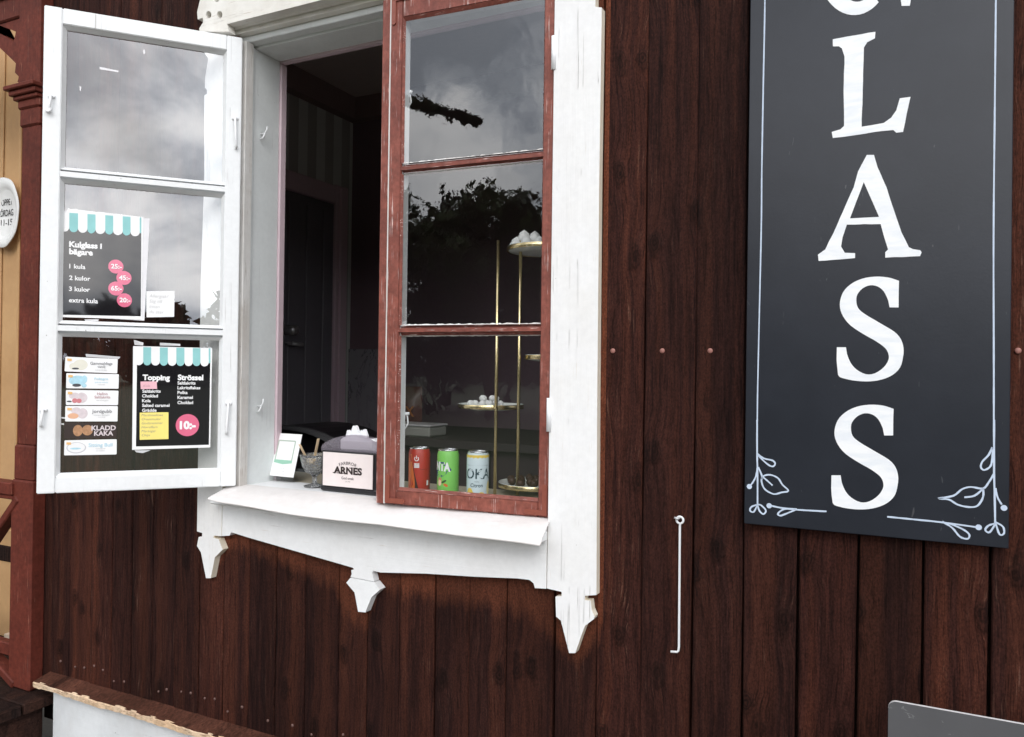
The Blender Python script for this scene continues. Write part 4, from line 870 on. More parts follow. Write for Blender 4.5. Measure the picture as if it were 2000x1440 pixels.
def glasscup():
    c = Vector((-1.553, 0.105, ZS)); t = empty('glass_cup', c); tag(t, 'small footed cut-glass cup standing between card stand and napkin box', 'glass cup')
    m, nt, b, o = newmat('cut_glass'); b.inputs['Transmission Weight'].default_value = 0.92; b.inputs['Roughness'].default_value = 0.04; b.inputs['IOR'].default_value = 1.45; b.inputs['Base Color'].default_value = (0.93, 0.95, 0.95, 1)
    vo = nt.nodes.new('ShaderNodeTexVoronoi'); vo.inputs['Scale'].default_value = 130; nt.links.new(coords(nt), vo.inputs['Vector']); bump(nt, b, vo.outputs['Distance'], 0.9, 0.003)
    bm = bmesh.new(); lathe(bm, [(0, 0.001), (0.031, 0.0012), (0.032, 0.004), (0.012, 0.009), (0.006, 0.014), (0.008, 0.024), (0.006, 0.030), (0.012, 0.036)], c, 24); mk('foot', bm, m, t, True)
    bm = bmesh.new(); lathe(bm, [(0.010, 0.035), (0.028, 0.045), (0.036, 0.060), (0.043, 0.086), (0.0445, 0.098), (0.0425, 0.098), (0.041, 0.086), (0.034, 0.062), (0.026, 0.048), (0.0, 0.042)], c, 28); mk('bowl', bm, m, t, True)
    wd = plain('pale_birch', (0.78, 0.60, 0.38), 0.6, 0, 0.4, 0.1, 100)
    for i, (p, q) in enumerate((((585, 868), (601, 900)), ((622, 857), (613, 901)), ((627, 890), (611, 903)), ((596, 893), (613, 905)))):
        a = PY(*p, 0.075 + 0.012 * i); b_ = PY(*q, 0.11); b_.z = max(b_.z, 1.255); d = (a - b_); bm = bmesh.new()
        M = Matrix.Translation(b_) @ d.to_track_quat('Z', 'Y').to_matrix().to_4x4() @ Matrix.Rotation(R(10), 4, 'Z')
        box(bm, -0.0042, 0.0042, -0.0011, 0.0011, -0.012, d.length, 0.0008, M); o = mk('ice_cream_spoon', bm, wd)
        tag(o, ['pale wooden stick in the glass cup leaning towards the card stand', 'tallest nearly upright pale wooden stick in the glass cup', 'short wooden stick in the glass cup leaning towards the napkin box', 'wooden stick lying lowest inside the glass cup'][i], 'wooden stick', 'sticks in the glass cup')
glasscup()
def napkins():
    x0, x1 = PY(624, 930, 0.06).x, PY(624, 930, 0.06).x + 0.212; y0, y1 = 0.055, 0.150; z0, zs, zt = ZS, 1.314, 1.364
    t = empty('napkin_box', ((x0 + x1) / 2, 0.1, ZS)); tag(t, 'black napkin box with cream front label and white napkins poking out', 'napkin box')
    bk = MT['black']
    def rrect(xa, xb, ya, yb, r): return [(cx + r * math.cos(R(a)), cy + r * math.sin(R(a))) for cx, cy, s0 in ((xb - r, yb - r, 0), (xa + r, yb - r, 90), (xa + r, ya + r, 180), (xb - r, ya + r, 270)) for a in range(s0, s0 + 91, 15)]
    bm = bmesh.new(); rings = []
    for z, g in ((z0, -0.006), (z0 + 0.004, -0.001), (z0 + 0.012, 0), (z0 + 0.016, -0.003), (zs - 0.004, -0.003), (zs, -0.001), (zs + 0.003, -0.004)):
        rings.append([bm.verts.new((x, y, z)) for x, y in rrect(x0 - g, x1 + g, y0 - g, y1 + g, 0.014)])
    for r0, r1 in zip(rings, rings[1:]):
        n = len(r0)
        for k in range(n): bm.faces.new((r0[k], r0[(k + 1) % n], r1[(k + 1) % n], r1[k]))
    bm.faces.new(rings[0][::-1]); bm.faces.new(rings[-1]); mk('body', bm, bk, t, False)
    # smoky arched lid
    m, nt, b, o = newmat('smoky_lid'); b.inputs['Base Color'].default_value = (0.30, 0.27, 0.31, 1); b.inputs['Roughness'].default_value = 0.14
    tr = nt.nodes.new('ShaderNodeBsdfTransparent'); tr.inputs[0].default_value = (0.86, 0.82, 0.86, 1); mx = nt.nodes.new('ShaderNodeMixShader'); mx.inputs[0].default_value = 0.42
    nt.links.new(tr.outputs[0], mx.inputs[1]); nt.links.new(b.outputs[0], mx.inputs[2]); nt.links.new(mx.outputs[0], o.inputs[0])
    bm = bmesh.new(); n = 16; A = []; B = []
    for k in range(n + 1):
        u = k / n; x = x0 + 0.004 + (x1 - x0 - 0.008) * u; h = (zt - zs - 0.004) * (math.sin(math.pi * (0.06 + 0.88 * u)) ** 0.62); A.append((x, h))
    sec = [[bm.verts.new((x, y0 + 0.006 + dy, zs + 0.002 + h * f)) for x, h in A] for dy, f in ((0, 0.0), (0.001, 0.6), (0.006, 1.0), (0.030, 1.02), (0.055, 1.0), (0.08, 0.6), (0.082, 0))]
    for r0, r1 in zip(sec, sec[1:]):
        for k in range(n): bm.faces.new((r0[k], r0[k + 1], r1[k + 1], r1[k]))
    mk('lid', bm, m, t, True)
    lab = plain('cream_pink_label', (0.78, 0.70, 0.68), 0.55); yl = y0 - 0.0005
    lx0, lx1 = PY(631, 930, yl).x, PY(728, 930, yl).x; lz0, lz1 = 1.216, 1.3125
    def fn(u, v, d): return Vector((u, yl - d, v))
    bm = bmesh.new(); prism(bm, [(lx0, lz0), (lx1, lz0), (lx1, lz1), (lx0, lz1)], [], fn, -0.001, 0.0012); lb = mk('label', bm, lab, t)
    cx = (lx0 + lx1) / 2 + 0.002; inkd = plain('dark_brown_ink', (0.025, 0.014, 0.012), 0.5)
    bm = bmesh.new(); text(bm, 'FARBROR', cx, 1.2805, 0.0085, fn, 0.0018, 0.004, 'c', 0.060, arc=0.075); flat('lettering', bm, inkd, lb)
    bm = bmesh.new(); text(bm, 'ARNES', cx, 1.254, 0.0185, fn, 0.0018, 0.045, 'c', 0.100)
    for (u, v) in ((-.050, 0), (-.037, 0), (-.030, 0), (-.016, 0), (-.0085, 0), (.0085, .0165)): bm.faces.new([bm.verts.new(fn(cx + u + a, 1.254 + v + b_, 0.0019)) for a, b_ in ((-.0035, 0), (.0045, 0), (.0045, .0022), (-.0035, .0022))])
    flat('lettering', bm, inkd, lb)
    bm = bmesh.new(); text(bm, 'God smak', cx, 1.238, 0.0075, fn, 0.0018, 0.006, 'c', 0.044); flat('lettering', bm, inkd, lb)
    bm = bmesh.new(); text(bm, 'sedan 1978', cx, 1.231, 0.0026, fn, 0.0018, 0, 'c'); flat('lettering', bm, inkd, lb)
    # napkins: crumpled peaks
    nap = plain('white_tissue', (0.82, 0.83, 0.84), 0.9)
    for i, (dx, h, w) in enumerate(((0.090, 0.020, 0.034), (0.118, 0.009, 0.03), (0.190, 0.016, 0.03), (0.066, 0.006, 0.02))):
        bm = bmesh.new(); g = bmesh.ops.create_cone(bm, cap_ends=False, segments=9, radius1=w, radius2=0.007, depth=h + 0.03)
        for v in g['verts']:
            v.co.x *= random.uniform(0.75, 1.15); v.co.y *= 0.55 * random.uniform(0.7, 1.2); v.co += Vector((random.uniform(-.004, .004), 0, random.uniform(-.004, .004))); v.co += Vector((x0 + dx, y0 + 0.055, zt - 0.015 + (h + 0.03) / 2 - 0.012))
        mk('napkin', bm, nap, t)
    bm = bmesh.new(); box(bm, x0 + 0.055, x1 - 0.03, y0 + 0.022, y0 + 0.075, zs, zt - 0.010, 0.008); mk('napkin_stack', bm, nap, t)
napkins()

# ---------------------------------------------------------------- drink cans behind the red sash
def can(px, py, body, lab, deco):
    c = PY(px, py, 0.052); c.z = ZS + 0.0005; r, h = 0.0290, 0.1455
    t = empty('drink_can', c); tag(t, lab, 'can', 'drink cans behind the red sash')
    al = plain('can_aluminium', (0.74, 0.75, 0.76), 0.22, 1.0)
    bm = bmesh.new(); lathe(bm, [(0, 0.004), (0.022, 0.003), (0.024, 0.0), (r - 0.001, 0.006), (r, 0.010), (r, h - 0.016), (r - 0.0015, h - 0.010), (0.0262, h - 0.004)], c, 40); mk('body', bm, body, t, True)
    bm = bmesh.new(); lathe(bm, [(0.0262, h - 0.0042), (0.0268, h - 0.001), (0.0262, h), (0.0245, h - 0.001), (0.0235, h - 0.006), (0, h - 0.006)], c, 40); box(bm, -0.009, 0.009, -0.006, 0.006, h - 0.0056, h - 0.0044, 0, Matrix.Translation(c)); mk('lid', bm, al, t, True)
    n = Vector((CAM.x - c.x, CAM.y - c.y, 0)).normalized(); tt = Vector((-n.y, n.x, 0))
    def fn(u, v, d): return c + (n * math.cos(u / r) + tt * math.sin(u / r)) * (r + d) + Vector((0, 0, h - v))
    def fnu(u, v, d): return fn(u, h - v, d)          # v measured up from the base
    deco(t, fnu, r, h)
def patch(t, fn, pts, d, mat, name='print'):
    """subdivided printed shape on a cylinder"""
    tri = tessellate_polygon([[Vector((p[0], p[1], 0)) for p in pts]]); bm = bmesh.new(); V = [bm.verts.new((p[0], p[1], 0)) for p in pts]
    for f in tri:
        try: bm.faces.new([V[i] for i in f])
        except ValueError: pass
    for _ in range(3): bmesh.ops.subdivide_edges(bm, edges=[e for e in bm.edges if abs(e.verts[0].co.x - e.verts[1].co.x) > 0.004], cuts=1)
    for v in bm.verts: v.co = fn(v.co.x, v.co.y, d)
    return mk(name, bm, mat, t, True)
def ellip(u, v, a, b_, n=18, rot=0): return [(u + a * math.cos(2 * math.pi * k / n) * math.cos(rot) - b_ * math.sin(2 * math.pi * k / n) * math.sin(rot), v + a * math.cos(2 * math.pi * k / n) * math.sin(rot) + b_ * math.sin(2 * math.pi * k / n) * math.cos(rot)) for k in range(n)]
PXM = 0.001255; CRP = PXM / 11.08 * 1.05
def rect(u0, u1, v0, v1): return [(u0, v0), (u1, v0), (u1, v1), (u0, v1)]
navy = plain('print_navy', (0.012, 0.020, 0.16), 0.35); dteal = plain('print_dark_teal', (0.012, 0.045, 0.06), 0.4); canw = plain('can_white', (0.8, 0.8, 0.8), 0.35); canor = plain('can_orange', (0.62, 0.14, 0.03), 0.35); candk = plain('can_dark', (0.03, 0.012, 0.01), 0.35); cany = plain('can_yellow', (0.72, 0.52, 0.09), 0.35); cangr = plain('can_dark_green', (0.03, 0.07, 0.02), 0.35)
def deco_red(t, fn, r, h):
    patch(t, fn, [(-0.040, 0.012), (-0.014, 0.012), (-0.012, 0.055), (-0.018, 0.09), (-0.022, 0.128), (-0.040, 0.128)], 0.0002, canor)
    patch(t, fn, [(-0.0135, 0.012), (0.0005, 0.012), (0.0, 0.030), (-0.006, 0.052), (-0.013, 0.078), (-0.019, 0.105), (-0.0205, 0.105), (-0.0135, 0.070), (-0.011, 0.045)], 0.0004, candk)
    bm = bmesh.new(); ribbon(bm, [(-0.008 + 0.0055 * math.cos(R(a)), 0.1165 + 0.0055 * math.sin(R(a))) for a in range(125, 416, 15)], 0.0019, fn, 0.0005); flat('power_mark', bm, canw, t)
    patch(t, fn, rect(-0.0088, -0.0070, 0.1165, 0.125), 0.0005, canw)
    for k in range(5): patch(t, fn, rect(-0.0145, -0.0005, 0.0925 + k * 0.0025, 0.0942 + k * 0.0025), 0.0005, canw)
    patch(t, fn, rect(0.002, 0.028, 0.0880, 0.0888), 0.0005, candk)
    patch(t, fn, rect(0.005, 0.026, 0.012, 0.029), 0.0005, canw)
    for k in range(4): patch(t, fn, rect(0.006, 0.025, 0.014 + k * 0.0036, 0.0155 + k * 0.0036), 0.0007, candk)
    patch(t, fn, rect(0.021, 0.0275, 0.045, 0.058), 0.0005, canw)
def deco_green(t, fn, r, h):
    patch(t, fn, [(-0.044, 0.082), (-0.040, 0.112), (-0.012, 0.113), (-0.009, 0.108), (-0.0015, 0.106), (0.0095, 0.0925), (-0.012, 0.077), (-0.026, 0.071), (-0.040, 0.076)], 0.0002, navy)
    bm = bmesh.new(); text(bm, 'FANTA', 0.0062, 0.0895, 0.0205, lambda u, v, d: fn(u, v + (u - 0.0062) * -0.06, d), 0.0005, 0.05, 'r', 0.070); flat('lettering', bm, canw, t)
    patch(t, fn, ellip(-0.0235, 0.066, 0.0065, 0.007), 0.0004, plain('print_tan', (0.5, 0.26, 0.12), 0.4)); patch(t, fn, ellip(-0.024, 0.058, 0.006, 0.008), 0.0006, plain('print_peachy', (0.78, 0.55, 0.38), 0.4))
    patch(t, fn, ellip(-0.011, 0.062, 0.008, 0.0028, rot=0.5), 0.0004, cangr); patch(t, fn, ellip(-0.006, 0.053, 0.0068, 0.0035, rot=-0.45), 0.0004, canor)
    patch(t, fn, ellip(0.0105, 0.026, 0.0055, 0.011), 0.0004, plain('print_pale', (0.62, 0.70, 0.72), 0.4)); patch(t, fn, rect(0.0085, 0.0125, 0.018, 0.026), 0.0006, navy)
def deco_pale(t, fn, r, h):
    patch(t, fn, rect(-0.045, 0.045, 0.1285, 0.1365), 0.0003, cany); patch(t, fn, rect(-0.034, 0.034, 0.1098, 0.1103), 0.0004, dteal)
    bm = bmesh.new(); text(bm, 'LOKA', 0.0365, 0.0760, 0.0252, fn, 0.0005, 0.012, 'r', 0.086); flat('lettering', bm, dteal, t)
    bm = bmesh.new(); text(bm, 'Citron', -0.003, 0.0545, 0.0092, fn, 0.0005, 0.010, 'c', 0.0325); flat('lettering', bm, dteal, t)
    bm = bmesh.new(); text(bm, 'naturlig', -0.003, 0.0675, 0.0026, fn, 0.0005, 0, 'c'); flat('lettering', bm, dteal, t)
    patch(t, fn, ellip(-0.022, 0.034, 0.011, 0.018), 0.0003, cany); patch(t, fn, ellip(0.010, 0.024, 0.013, 0.018), 0.0003, cany); patch(t, fn, ellip(0.034, 0.048, 0.008, 0.022), 0.0003, plain('print_lemon', (0.70, 0.60, 0.28), 0.4))
can(819, 920, plain('can_red', (0.40, 0.030, 0.018), 0.3), 'red drink can with a white power symbol', deco_red)
can(875, 925, plain('can_green', (0.19, 0.52, 0.10), 0.3), 'bright green drink can with white and navy lettering', deco_green)
can(933, 930, plain('can_pale_blue', (0.54, 0.63, 0.66), 0.35), 'pale blue drink can with dark capital letters and lemons', deco_pale)

# ---------------------------------------------------------------- brass tier stand with sweets
def tier():
    Y = 0.245; A = PY(970, 700, Y); Bp = PY(1014, 700, Y + 0.03); base = ZS
    t = empty('tier_stand', ((A.x + Bp.x) / 2 + 0.03, Y + 0.06, base)); tag(t, 'tall brass tier stand with round glass trays behind the red sash', 'tier stand')
    rods = [(A.x, Y, PY(974, 470, Y).z), (Bp.x, Y + 0.03, PY(1018, 470, Y + .03).z), (PY(1080, 700, Y + .16).x, Y + 0.16, 1.93)]
    for x, y, z in rods:
        bm = bmesh.new(); tube(bm, [(x, y, base), (x, y, z)], 0.0048, 12); mk('rod', bm, MT['brass'], t, True)
    gm = plain('milky_glass_tray', (0.78, 0.80, 0.76), 0.12)
    trays = [(PY(1062, 492, Y + 0.08), 0.105, 0), (PY(959, 797, Y + 0.115), 0.098, 1), (PY(1092, 703, Y + 0.09), 0.098, 2), (PY(1042, 950, Y + 0.10), 0.102, 3)]
    for c, r, i in trays:
        bm = bmesh.new(); lathe(bm, [(0, 0.003), (r * 0.95, 0.003), (r * 1.0, 0.013), (r * 1.01, 0.013), (r * 0.96, 0.0), (r * 0.6, -0.006), (0, -0.007)], c, 40); tr = mk('tray', bm, gm, t, True)
        bm = bmesh.new(); lathe(bm, [(r * 1.012, 0.012), (r * 1.02, 0.011), (r * 1.02, 0.000), (r * 1.012, -0.001), (r * 1.008, 0.005), (r * 1.012, 0.012)], c, 48); mk('rim', bm, MT['brass'], tr, True)
        k = min(rods, key=lambda q: (Vector((q[0], q[1])) - c.xy).length); d = Vector((k[0], k[1])) - c.xy; e = c.xy + d.normalized() * r
        bm = bmesh.new(); tube(bm, [(e.x, e.y, c.z + 0.006), (k[0], k[1], c.z + 0.006)], 0.003, 8); blob(bm, (k[0], k[1], c.z + 0.006), 0.0072, 1); mk('clamp', bm, MT['brass'], tr)
    mer = plain('white_meringue', (0.80, 0.80, 0.79), 0.8); ch = plain('chocolate', (0.06, 0.025, 0.014), 0.55, 0, 0.5, 0.3, 200)
    c = trays[0][0] + Vector((-0.038, -0.02, 0)); mw = [(-0.030, -0.03, 0.016), (0.008, -0.035, 0.016), (0.046, -0.02, 0.016), (-0.012, 0.015, 0.016), (0.035, 0.022, 0.016), (-0.008, -0.02, 0.040), (0.020, 0.0, 0.038)]
    for i, (dx, dy, dz) in enumerate(mw):
        bm = bmesh.new(); prof = [(0, -0.015), (0.018, -0.015), (0.0235, -0.006), (0.022, 0.004), (0.016, 0.011), (0.017, 0.014), (0.008, 0.022), (0.0, 0.028)]; seg = 16
        lathe(bm, prof, (0, 0, 0), seg)
        for v in bm.verts:
            a = math.atan2(v.co.y, v.co.x); v.co.xy = v.co.xy * (1 + 0.08 * math.sin(a * 6 + v.co.z * 160))
            v.co = c + Vector((dx * 0.9, dy * 0.9, dz * 0.84 + 0.003)) + v.co * 0.86
        o = mk('meringue', bm, mer, None, True); tag(o, 'white swirled meringue on top of the meringue pile' if dz > 0.03 else 'white swirled meringue lying directly on the top glass tray', 'meringue', 'meringues on the top tray')
    c = trays[1][0]
    for i in range(16):
        rr = 0.05 * math.sqrt(random.random()); a = random.uniform(0, 6.28); lay = 0.014 if i < 11 else 0.029
        bm = bmesh.new(); p = c + Vector((rr * math.cos(a) * (1.2 if i < 11 else .7), rr * math.sin(a) * (1 if i < 11 else .6) - 0.015, lay)); box(bm, -0.010, 0.010, -0.0085, 0.0085, -0.009, 0.009, 0.0055, Matrix.Translation(p) @ Matrix.Rotation(random.uniform(0, 3), 4, 'Z') @ Matrix.Rotation(random.uniform(-.3, .3), 4, 'X'))
        o = mk('marshmallow', bm, mer, None, True); tag(o, 'small white marshmallow lying directly on the middle glass tray' if i < 11 else 'small white marshmallow on top of the marshmallow heap', 'marshmallow', 'marshmallows on the middle tray')
    c = trays[3][0]
    for i in range(20):
        bm = bmesh.new(); a = i * 2.4; rr = 0.018 * math.sqrt(i + 0.3); blob(bm, (0, 0, 0), 0.0125, 2, 0.03, Matrix.Translation(c + Vector((rr * math.cos(a), rr * math.sin(a), 0.0155)))); o = mk('chocolate_ball', bm, ch, None, True); tag(o, 'round chocolate ball on the lowest glass tray', 'chocolate', 'chocolate balls on the lowest tray')
tier()

# ================================================================== ROOM INSIDE
RX0, RX1, RY1, RZ0, RZ1 = -3.069, 1.5, 2.2, 0.48, 3.24
def stripes():
    m, nt, b, o = newmat('striped_wallpaper'); tc = nt.nodes.new('ShaderNodeTexCoord'); sx = nt.nodes.new('ShaderNodeSeparateXYZ'); nt.links.new(tc.outputs['Object'], sx.inputs[0])
    k = mathn(nt, 'GREATER_THAN', mathn(nt, 'SINE', mathn(nt, 'MULTIPLY', sx.outputs[1], 2 * math.pi / 0.155)), 0.0)
    nt.links.new(mixc(nt, k, (0.50, 0.50, 0.47), (0.76, 0.79, 0.75)), b.inputs['Base Color']); b.inputs['Roughness'].default_value = 0.8; return m
MT['mauve'] = plain('mauve_wall_paint', (0.25, 0.175, 0.20), 0.7); MT['ceil'] = plain('ceiling_paint', (0.72, 0.64, 0.60), 0.8); MT['cornice'] = plain('cornice_paint', (0.30, 0.22, 0.21), 0.7)
def wall(name, *a, mat):
    bm = bmesh.new(); box(bm, *a); return struct(mk(name, bm, mat))
wall('wall_left', RX0 - 0.1, RX0, 0.37, RY1 + 0.1, RZ0 - 0.1, RZ1 + 0.1, mat=stripes())
wall('wall_back', RX0, RX1, RY1, RY1 + 0.1, RZ0 - 0.1, RZ1 + 0.1, mat=MT['mauve'])
bm = bmesh.new()
for a in ((0.17, 0.60, RZ0 - 0.1, RZ1 + 0.1), (1.75, RY1 + 0.1, RZ0 - 0.1, RZ1 + 0.1), (0.60, 1.75, RZ0 - 0.1, 1.20), (0.60, 1.75, 2.55, RZ1 + 0.1)): box(bm, RX1, RX1 + 0.1, *a)
struct(mk('wall_right', bm, MT['mauve']))
sw = empty('added_side_window', (RX1 + 0.05, 1.175, 1.20)); tag(sw, 'unseen white window added in the right end wall to light the room', 'window')  # unseen window and its opening, added to let daylight into the dim room
for a in ((0.601, 0.65, 1.201, 2.549), (1.70, 1.749, 1.201, 2.549), (1.155, 1.195, 1.245, 2.505), (0.651, 1.699, 1.201, 1.244), (0.651, 1.699, 2.506, 2.549)):
    bm = bmesh.new(); box(bm, RX1 + 0.03, RX1 + 0.075, *a, 0.002); mk('frame_bar', bm, MT['casepaint'], sw)
for a in ((0.650, 1.155), (1.195, 1.70)):
    bm = bmesh.new(); bm.faces.new([bm.verts.new((RX1 + 0.05, y, z)) for y, z in ((a[0], 1.244), (a[1], 1.244), (a[1], 2.506), (a[0], 2.506))]); mk('pane', bm, MT['glassL'], sw)
wall('ceiling', RX0 - 0.1, RX1 + 0.1, 0.165, RY1 + 0.1, RZ1, RZ1 + 0.1, mat=MT['ceil'])
wall('floor', RX0 - 0.1, RX1 + 0.1, 0.165, RY1 + 0.1, RZ0 - 0.1, RZ0, mat=plain('floorboards', (0.66, 0.54, 0.42), 0.6))
wall('wall_front', RX0 - 0.1, -2.66, 0.335, 0.37, 0.3, RZ1 + 0.1, mat=MT['mauve'])
wall('cornice', RX0 + 0.001, RX0 + 0.07, 0.37, RY1 - 0.001, RZ1 - 0.135, RZ1 - 0.001, mat=MT['cornice'])
wall('cornice', RX0 + 0.071, RX1 - 0.001, RY1 - 0.07, RY1 - 0.001, RZ1 - 0.135, RZ1 - 0.001, mat=MT['cornice'])
# inner door in the left wall
def inner_door():
    dz = 2.55; y0, y1 = 1.25, 1.99
    t = empty('inner_door', (RX0, (y0 + y1) / 2, RZ0)); tag(t, 'dark panelled inner door with mauve frame in the striped wall', 'door')
    dm = plain('dark_blue_door', (0.20, 0.19, 0.215), 0.5); fm = plain('mauve_frame', (0.74, 0.57, 0.63), 0.5)
    bm = bmesh.new(); box(bm, RX0 + 0.001, RX0 + 0.03, y0, y1, RZ0 + 0.001, dz, 0.003); mk('door_leaf', bm, dm, t)
    for yy in np.linspace(y0 + 0.06, y1 - 0.1, 5):
        bm = bmesh.new(); box(bm, RX0 + 0.0305, RX0 + 0.040, yy, yy + 0.06, RZ0 + 0.05, dz - 0.05, 0.004); mk('door_batten', bm, dm, t)
    for a, b_ in ((y1 + 0.002, y1 + 0.12), (y0 - 0.12, y0 - 0.002)):
        bm = bmesh.new(); box(bm, RX0 + 0.001, RX0 + 0.045, a, b_, RZ0 + 0.001, dz + 0.12, 0.006); box(bm, RX0 + 0.045, RX0 + 0.06, a + 0.03, b_ - 0.03, RZ0 + 0.001, dz + 0.10, 0.005); mk('door_frame', bm, fm, t)
    bm = bmesh.new(); box(bm, RX0 + 0.001, RX0 + 0.05, y0 - 0.001, y1 + 0.001, dz + 0.002, dz + 0.11, 0.006); mk('door_frame', bm, fm, t)
    p = PX(563, 645, RX0 + 0.05); bm = bmesh.new(); tube(bm, [p + Vector((-0.01, 0, 0)), p + Vector((0.055, 0, 0))], 0.028, 16); tube(bm, [p + Vector((0.04, -0.01, -0.075)), p + Vector((0.04, 0.07, -0.08))], 0.012, 8); tube(bm, [p + Vector((-0.012, 0, -0.075)), p + Vector((0.04, 0, -0.075))], 0.01, 8); mk('door_handle', bm, MT['zinc'], t, True)
inner_door()
def marble():
    m, nt, b, o = newmat('black_marble'); n = noise(nt, coords(nt, (2.2, 1, 1.2)), 2.2, 6, 0.65, 1.4); n2 = noise(nt, coords(nt, (1, 1, 1)), 3, 5, 0.6)
    v = mathn(nt, 'MULTIPLY', ramp(nt, n, [(0.48, 0.0), (0.505, 1.0), (0.53, 0.0)]), ramp(nt, n2, [(0.4, 0.2), (0.6, 1.0)]))
    nt.links.new(mixc(nt, v, (0.40, 0.385, 0.41), (0.05, 0.05, 0.055)), b.inputs['Base Color']); b.inputs['Roughness'].default_value = 0.25
    a = PY(681, 682, RY1 - 0.02); z0 = PY(690, 862, RY1 - 0.02).z
    bm = bmesh.new(); box(bm, a.x, PY(775, 700, RY1 - 0.02).x, RY1 - 0.025, RY1 - 0.001, z0 - 0.05, a.z, 0.003); o = mk('splashback', bm, m); tag(o, 'grey veined marble splashback panel on the back wall of the room', 'splashback')
marble()
def counter():
    zt = PY(830, 857, 1.35).z; t = empty('counter', (-1.0, 1.7, RZ0)); tag(t, 'dark mauve counter standing inside the room behind the cans', 'counter')
    cm = plain('counter_dark', (0.06, 0.038, 0.045), 0.6)
    bm = bmesh.new(); box(bm, -2.35, 0.4, 1.35, RY1 - 0.03, zt - 0.04, zt, 0.004); mk('counter_top', bm, plain('counter_top_grey', (0.055, 0.042, 0.044), 0.6), t)
    for k in range(4):
        x = -2.3 + k * 0.66; bm = bmesh.new(); box(bm, x, x + 0.64, 1.40, RY1 - 0.04, RZ0 + 0.001, zt - 0.041, 0.004); mk('cupboard', bm, cm, t)
    tub = empty('plastic_tub', (-1.75, 1.5, zt)); tag(tub, 'white plastic food tub with lid on the counter', 'tub')
    c = PY(815, 845, 1.48); bm = bmesh.new(); box(bm, c.x - 0.12, c.x + 0.12, 1.40, 1.56, zt + 0.0005, zt + 0.05, 0.008); mk('tub_body', bm, plain('tub_plastic', (0.40, 0.40, 0.37), 0.4), tub); bm = bmesh.new(); box(bm, c.x - 0.125, c.x + 0.125, 1.395, 1.565, zt + 0.0505, zt + 0.060, 0.004); mk('tub_lid', bm, MT['paperB'], tub)
    bag = empty('crisp_bag', (c.x - 0.02, 1.66, zt)); tag(bag, 'crisp bag with orange capital letters on the counter behind the tub', 'bag')
    bm = bmesh.new(); n = 8
    xb = PY(816, 800, 1.62).x; xa = xb - 0.16; za, zb = zt + 0.001, zt + 0.235; F_ = [[bm.verts.new((xa + (xb - xa) * i / n, 1.66 - 0.05 * math.sin(math.pi * i / n) ** 0.6 * math.sin(math.pi * min(1, (j + .3) / n)) ** 0.6, za + (zb - za) * j / n)) for i in range(n + 1)] for j in range(n + 1)]; B_ = [[bm.verts.new((v.co.x, 1.66 + (1.66 - v.co.y), v.co.z)) for v in r_] for r_ in F_]
    for G_, in ((F_,), (B_,)):
        for j in range(n):
            for i in range(n): bm.faces.new((G_[j][i], G_[j][i + 1], G_[j + 1][i + 1], G_[j + 1][i]))
    mk('bag_body', bm, plain('foil_bag', (0.12, 0.045, 0.04), 0.4, 0, 0.5, 0.8, 9), bag, True)
    bm = bmesh.new(); text(bm, 'MAX', xb - 0.008, zt + 0.085, 0.048, lambda u, v, d: Vector((u, 1.60 - d, v)), 0.0, 0.03, 'r'); flat('lettering', bm, plain('bag_orange', (0.45, 0.17, 0.05), 0.5), bag)
counter()
def dome():
    a = PY(556, 831, 0.62); t = empty('domed_bin', (a.x, 0.72, RZ0)); tag(t, 'black bin with grey-edged arched lid standing inside behind the glass cup', 'bin')
    cx, ry, top = a.x + 0.02, 0.62, a.z; w = 0.28
    def arch(k, s=1.0): an = R(k); return (cx + w * 1.15 * math.cos(an) * s, top - 0.15 + 0.15 * math.sin(an) * s)
    bm = bmesh.new(); pts = [arch(k) for k in range(0, 181, 10)] + [(cx - w * 1.10, RZ0 + 0.01), (cx + w * 1.10, RZ0 + 0.01)]; prism(bm, pts, [], lambda u, v, d: Vector((u, ry + d, v)), 0.012, 0.30); mk('body', bm, MT['black'], t)
    bm = bmesh.new(); pts = [arch(k) for k in range(0, 181, 10)] + [arch(k, 0.90) for k in range(180, -1, -10)]; prism(bm, pts, [], lambda u, v, d: Vector((u, ry + d, v)), -0.02, 0.011); mk('lid_rim', bm, plain('dark_grey_rim', (0.10, 0.10, 0.105), 0.45), t)
dome()

# ================================================================== PORCH ON THE LEFT
porch = empty('porch', (-2.9, 0.0, 0.0)); tag(porch, 'red-brown wooden porch with carved post, railing and dark plank deck beside the brown wall', 'porch')
PX0, PX1, PYF = -2.775, -2.657, -0.055
DK = 0.425
bm = bmesh.new()
zc = PY(50, 178, PYF).z; zb = PY(45, 905, PYF).z
for (g, z0, z1) in ((0.0, DK + 0.001, zb - 0.06), (0.014, zb + 0.06, zc - 0.12), (0.0, zc - 0.06, 3.5)):
    box(bm, PX0 + g, PX1 - g * 0.4, PYF + g * 0.6, -0.001, z0, z1, 0.006)
for za, zb_ in ((zb - 0.062, zb + 0.062), (zc - 0.122, zc - 0.058)):
    box(bm, PX0 + 0.007, PX1 - 0.003, PYF + 0.004, -0.0012, za, zb_, 0.006)
mk('post', bm, MT['post'], porch)
bm = bmesh.new(); box(bm, -4.32, -4.2005, PYF, 0.055, DK + 0.001, 3.5, 0.006); mk('post', bm, MT['post'], porch)
bm = bmesh.new()
for i, (g, z0, z1) in enumerate(((0.010, zc - 0.030, zc - 0.016), (0.020, zc - 0.0155, zc + 0.002), (0.032, zc + 0.0025, zc + 0.018))): box(bm, PX0 - g, PX1 + g * 0.5, PYF - g, -0.0015, z0, z1, 0.003)
mk('capital', bm, MT['post'], porch)
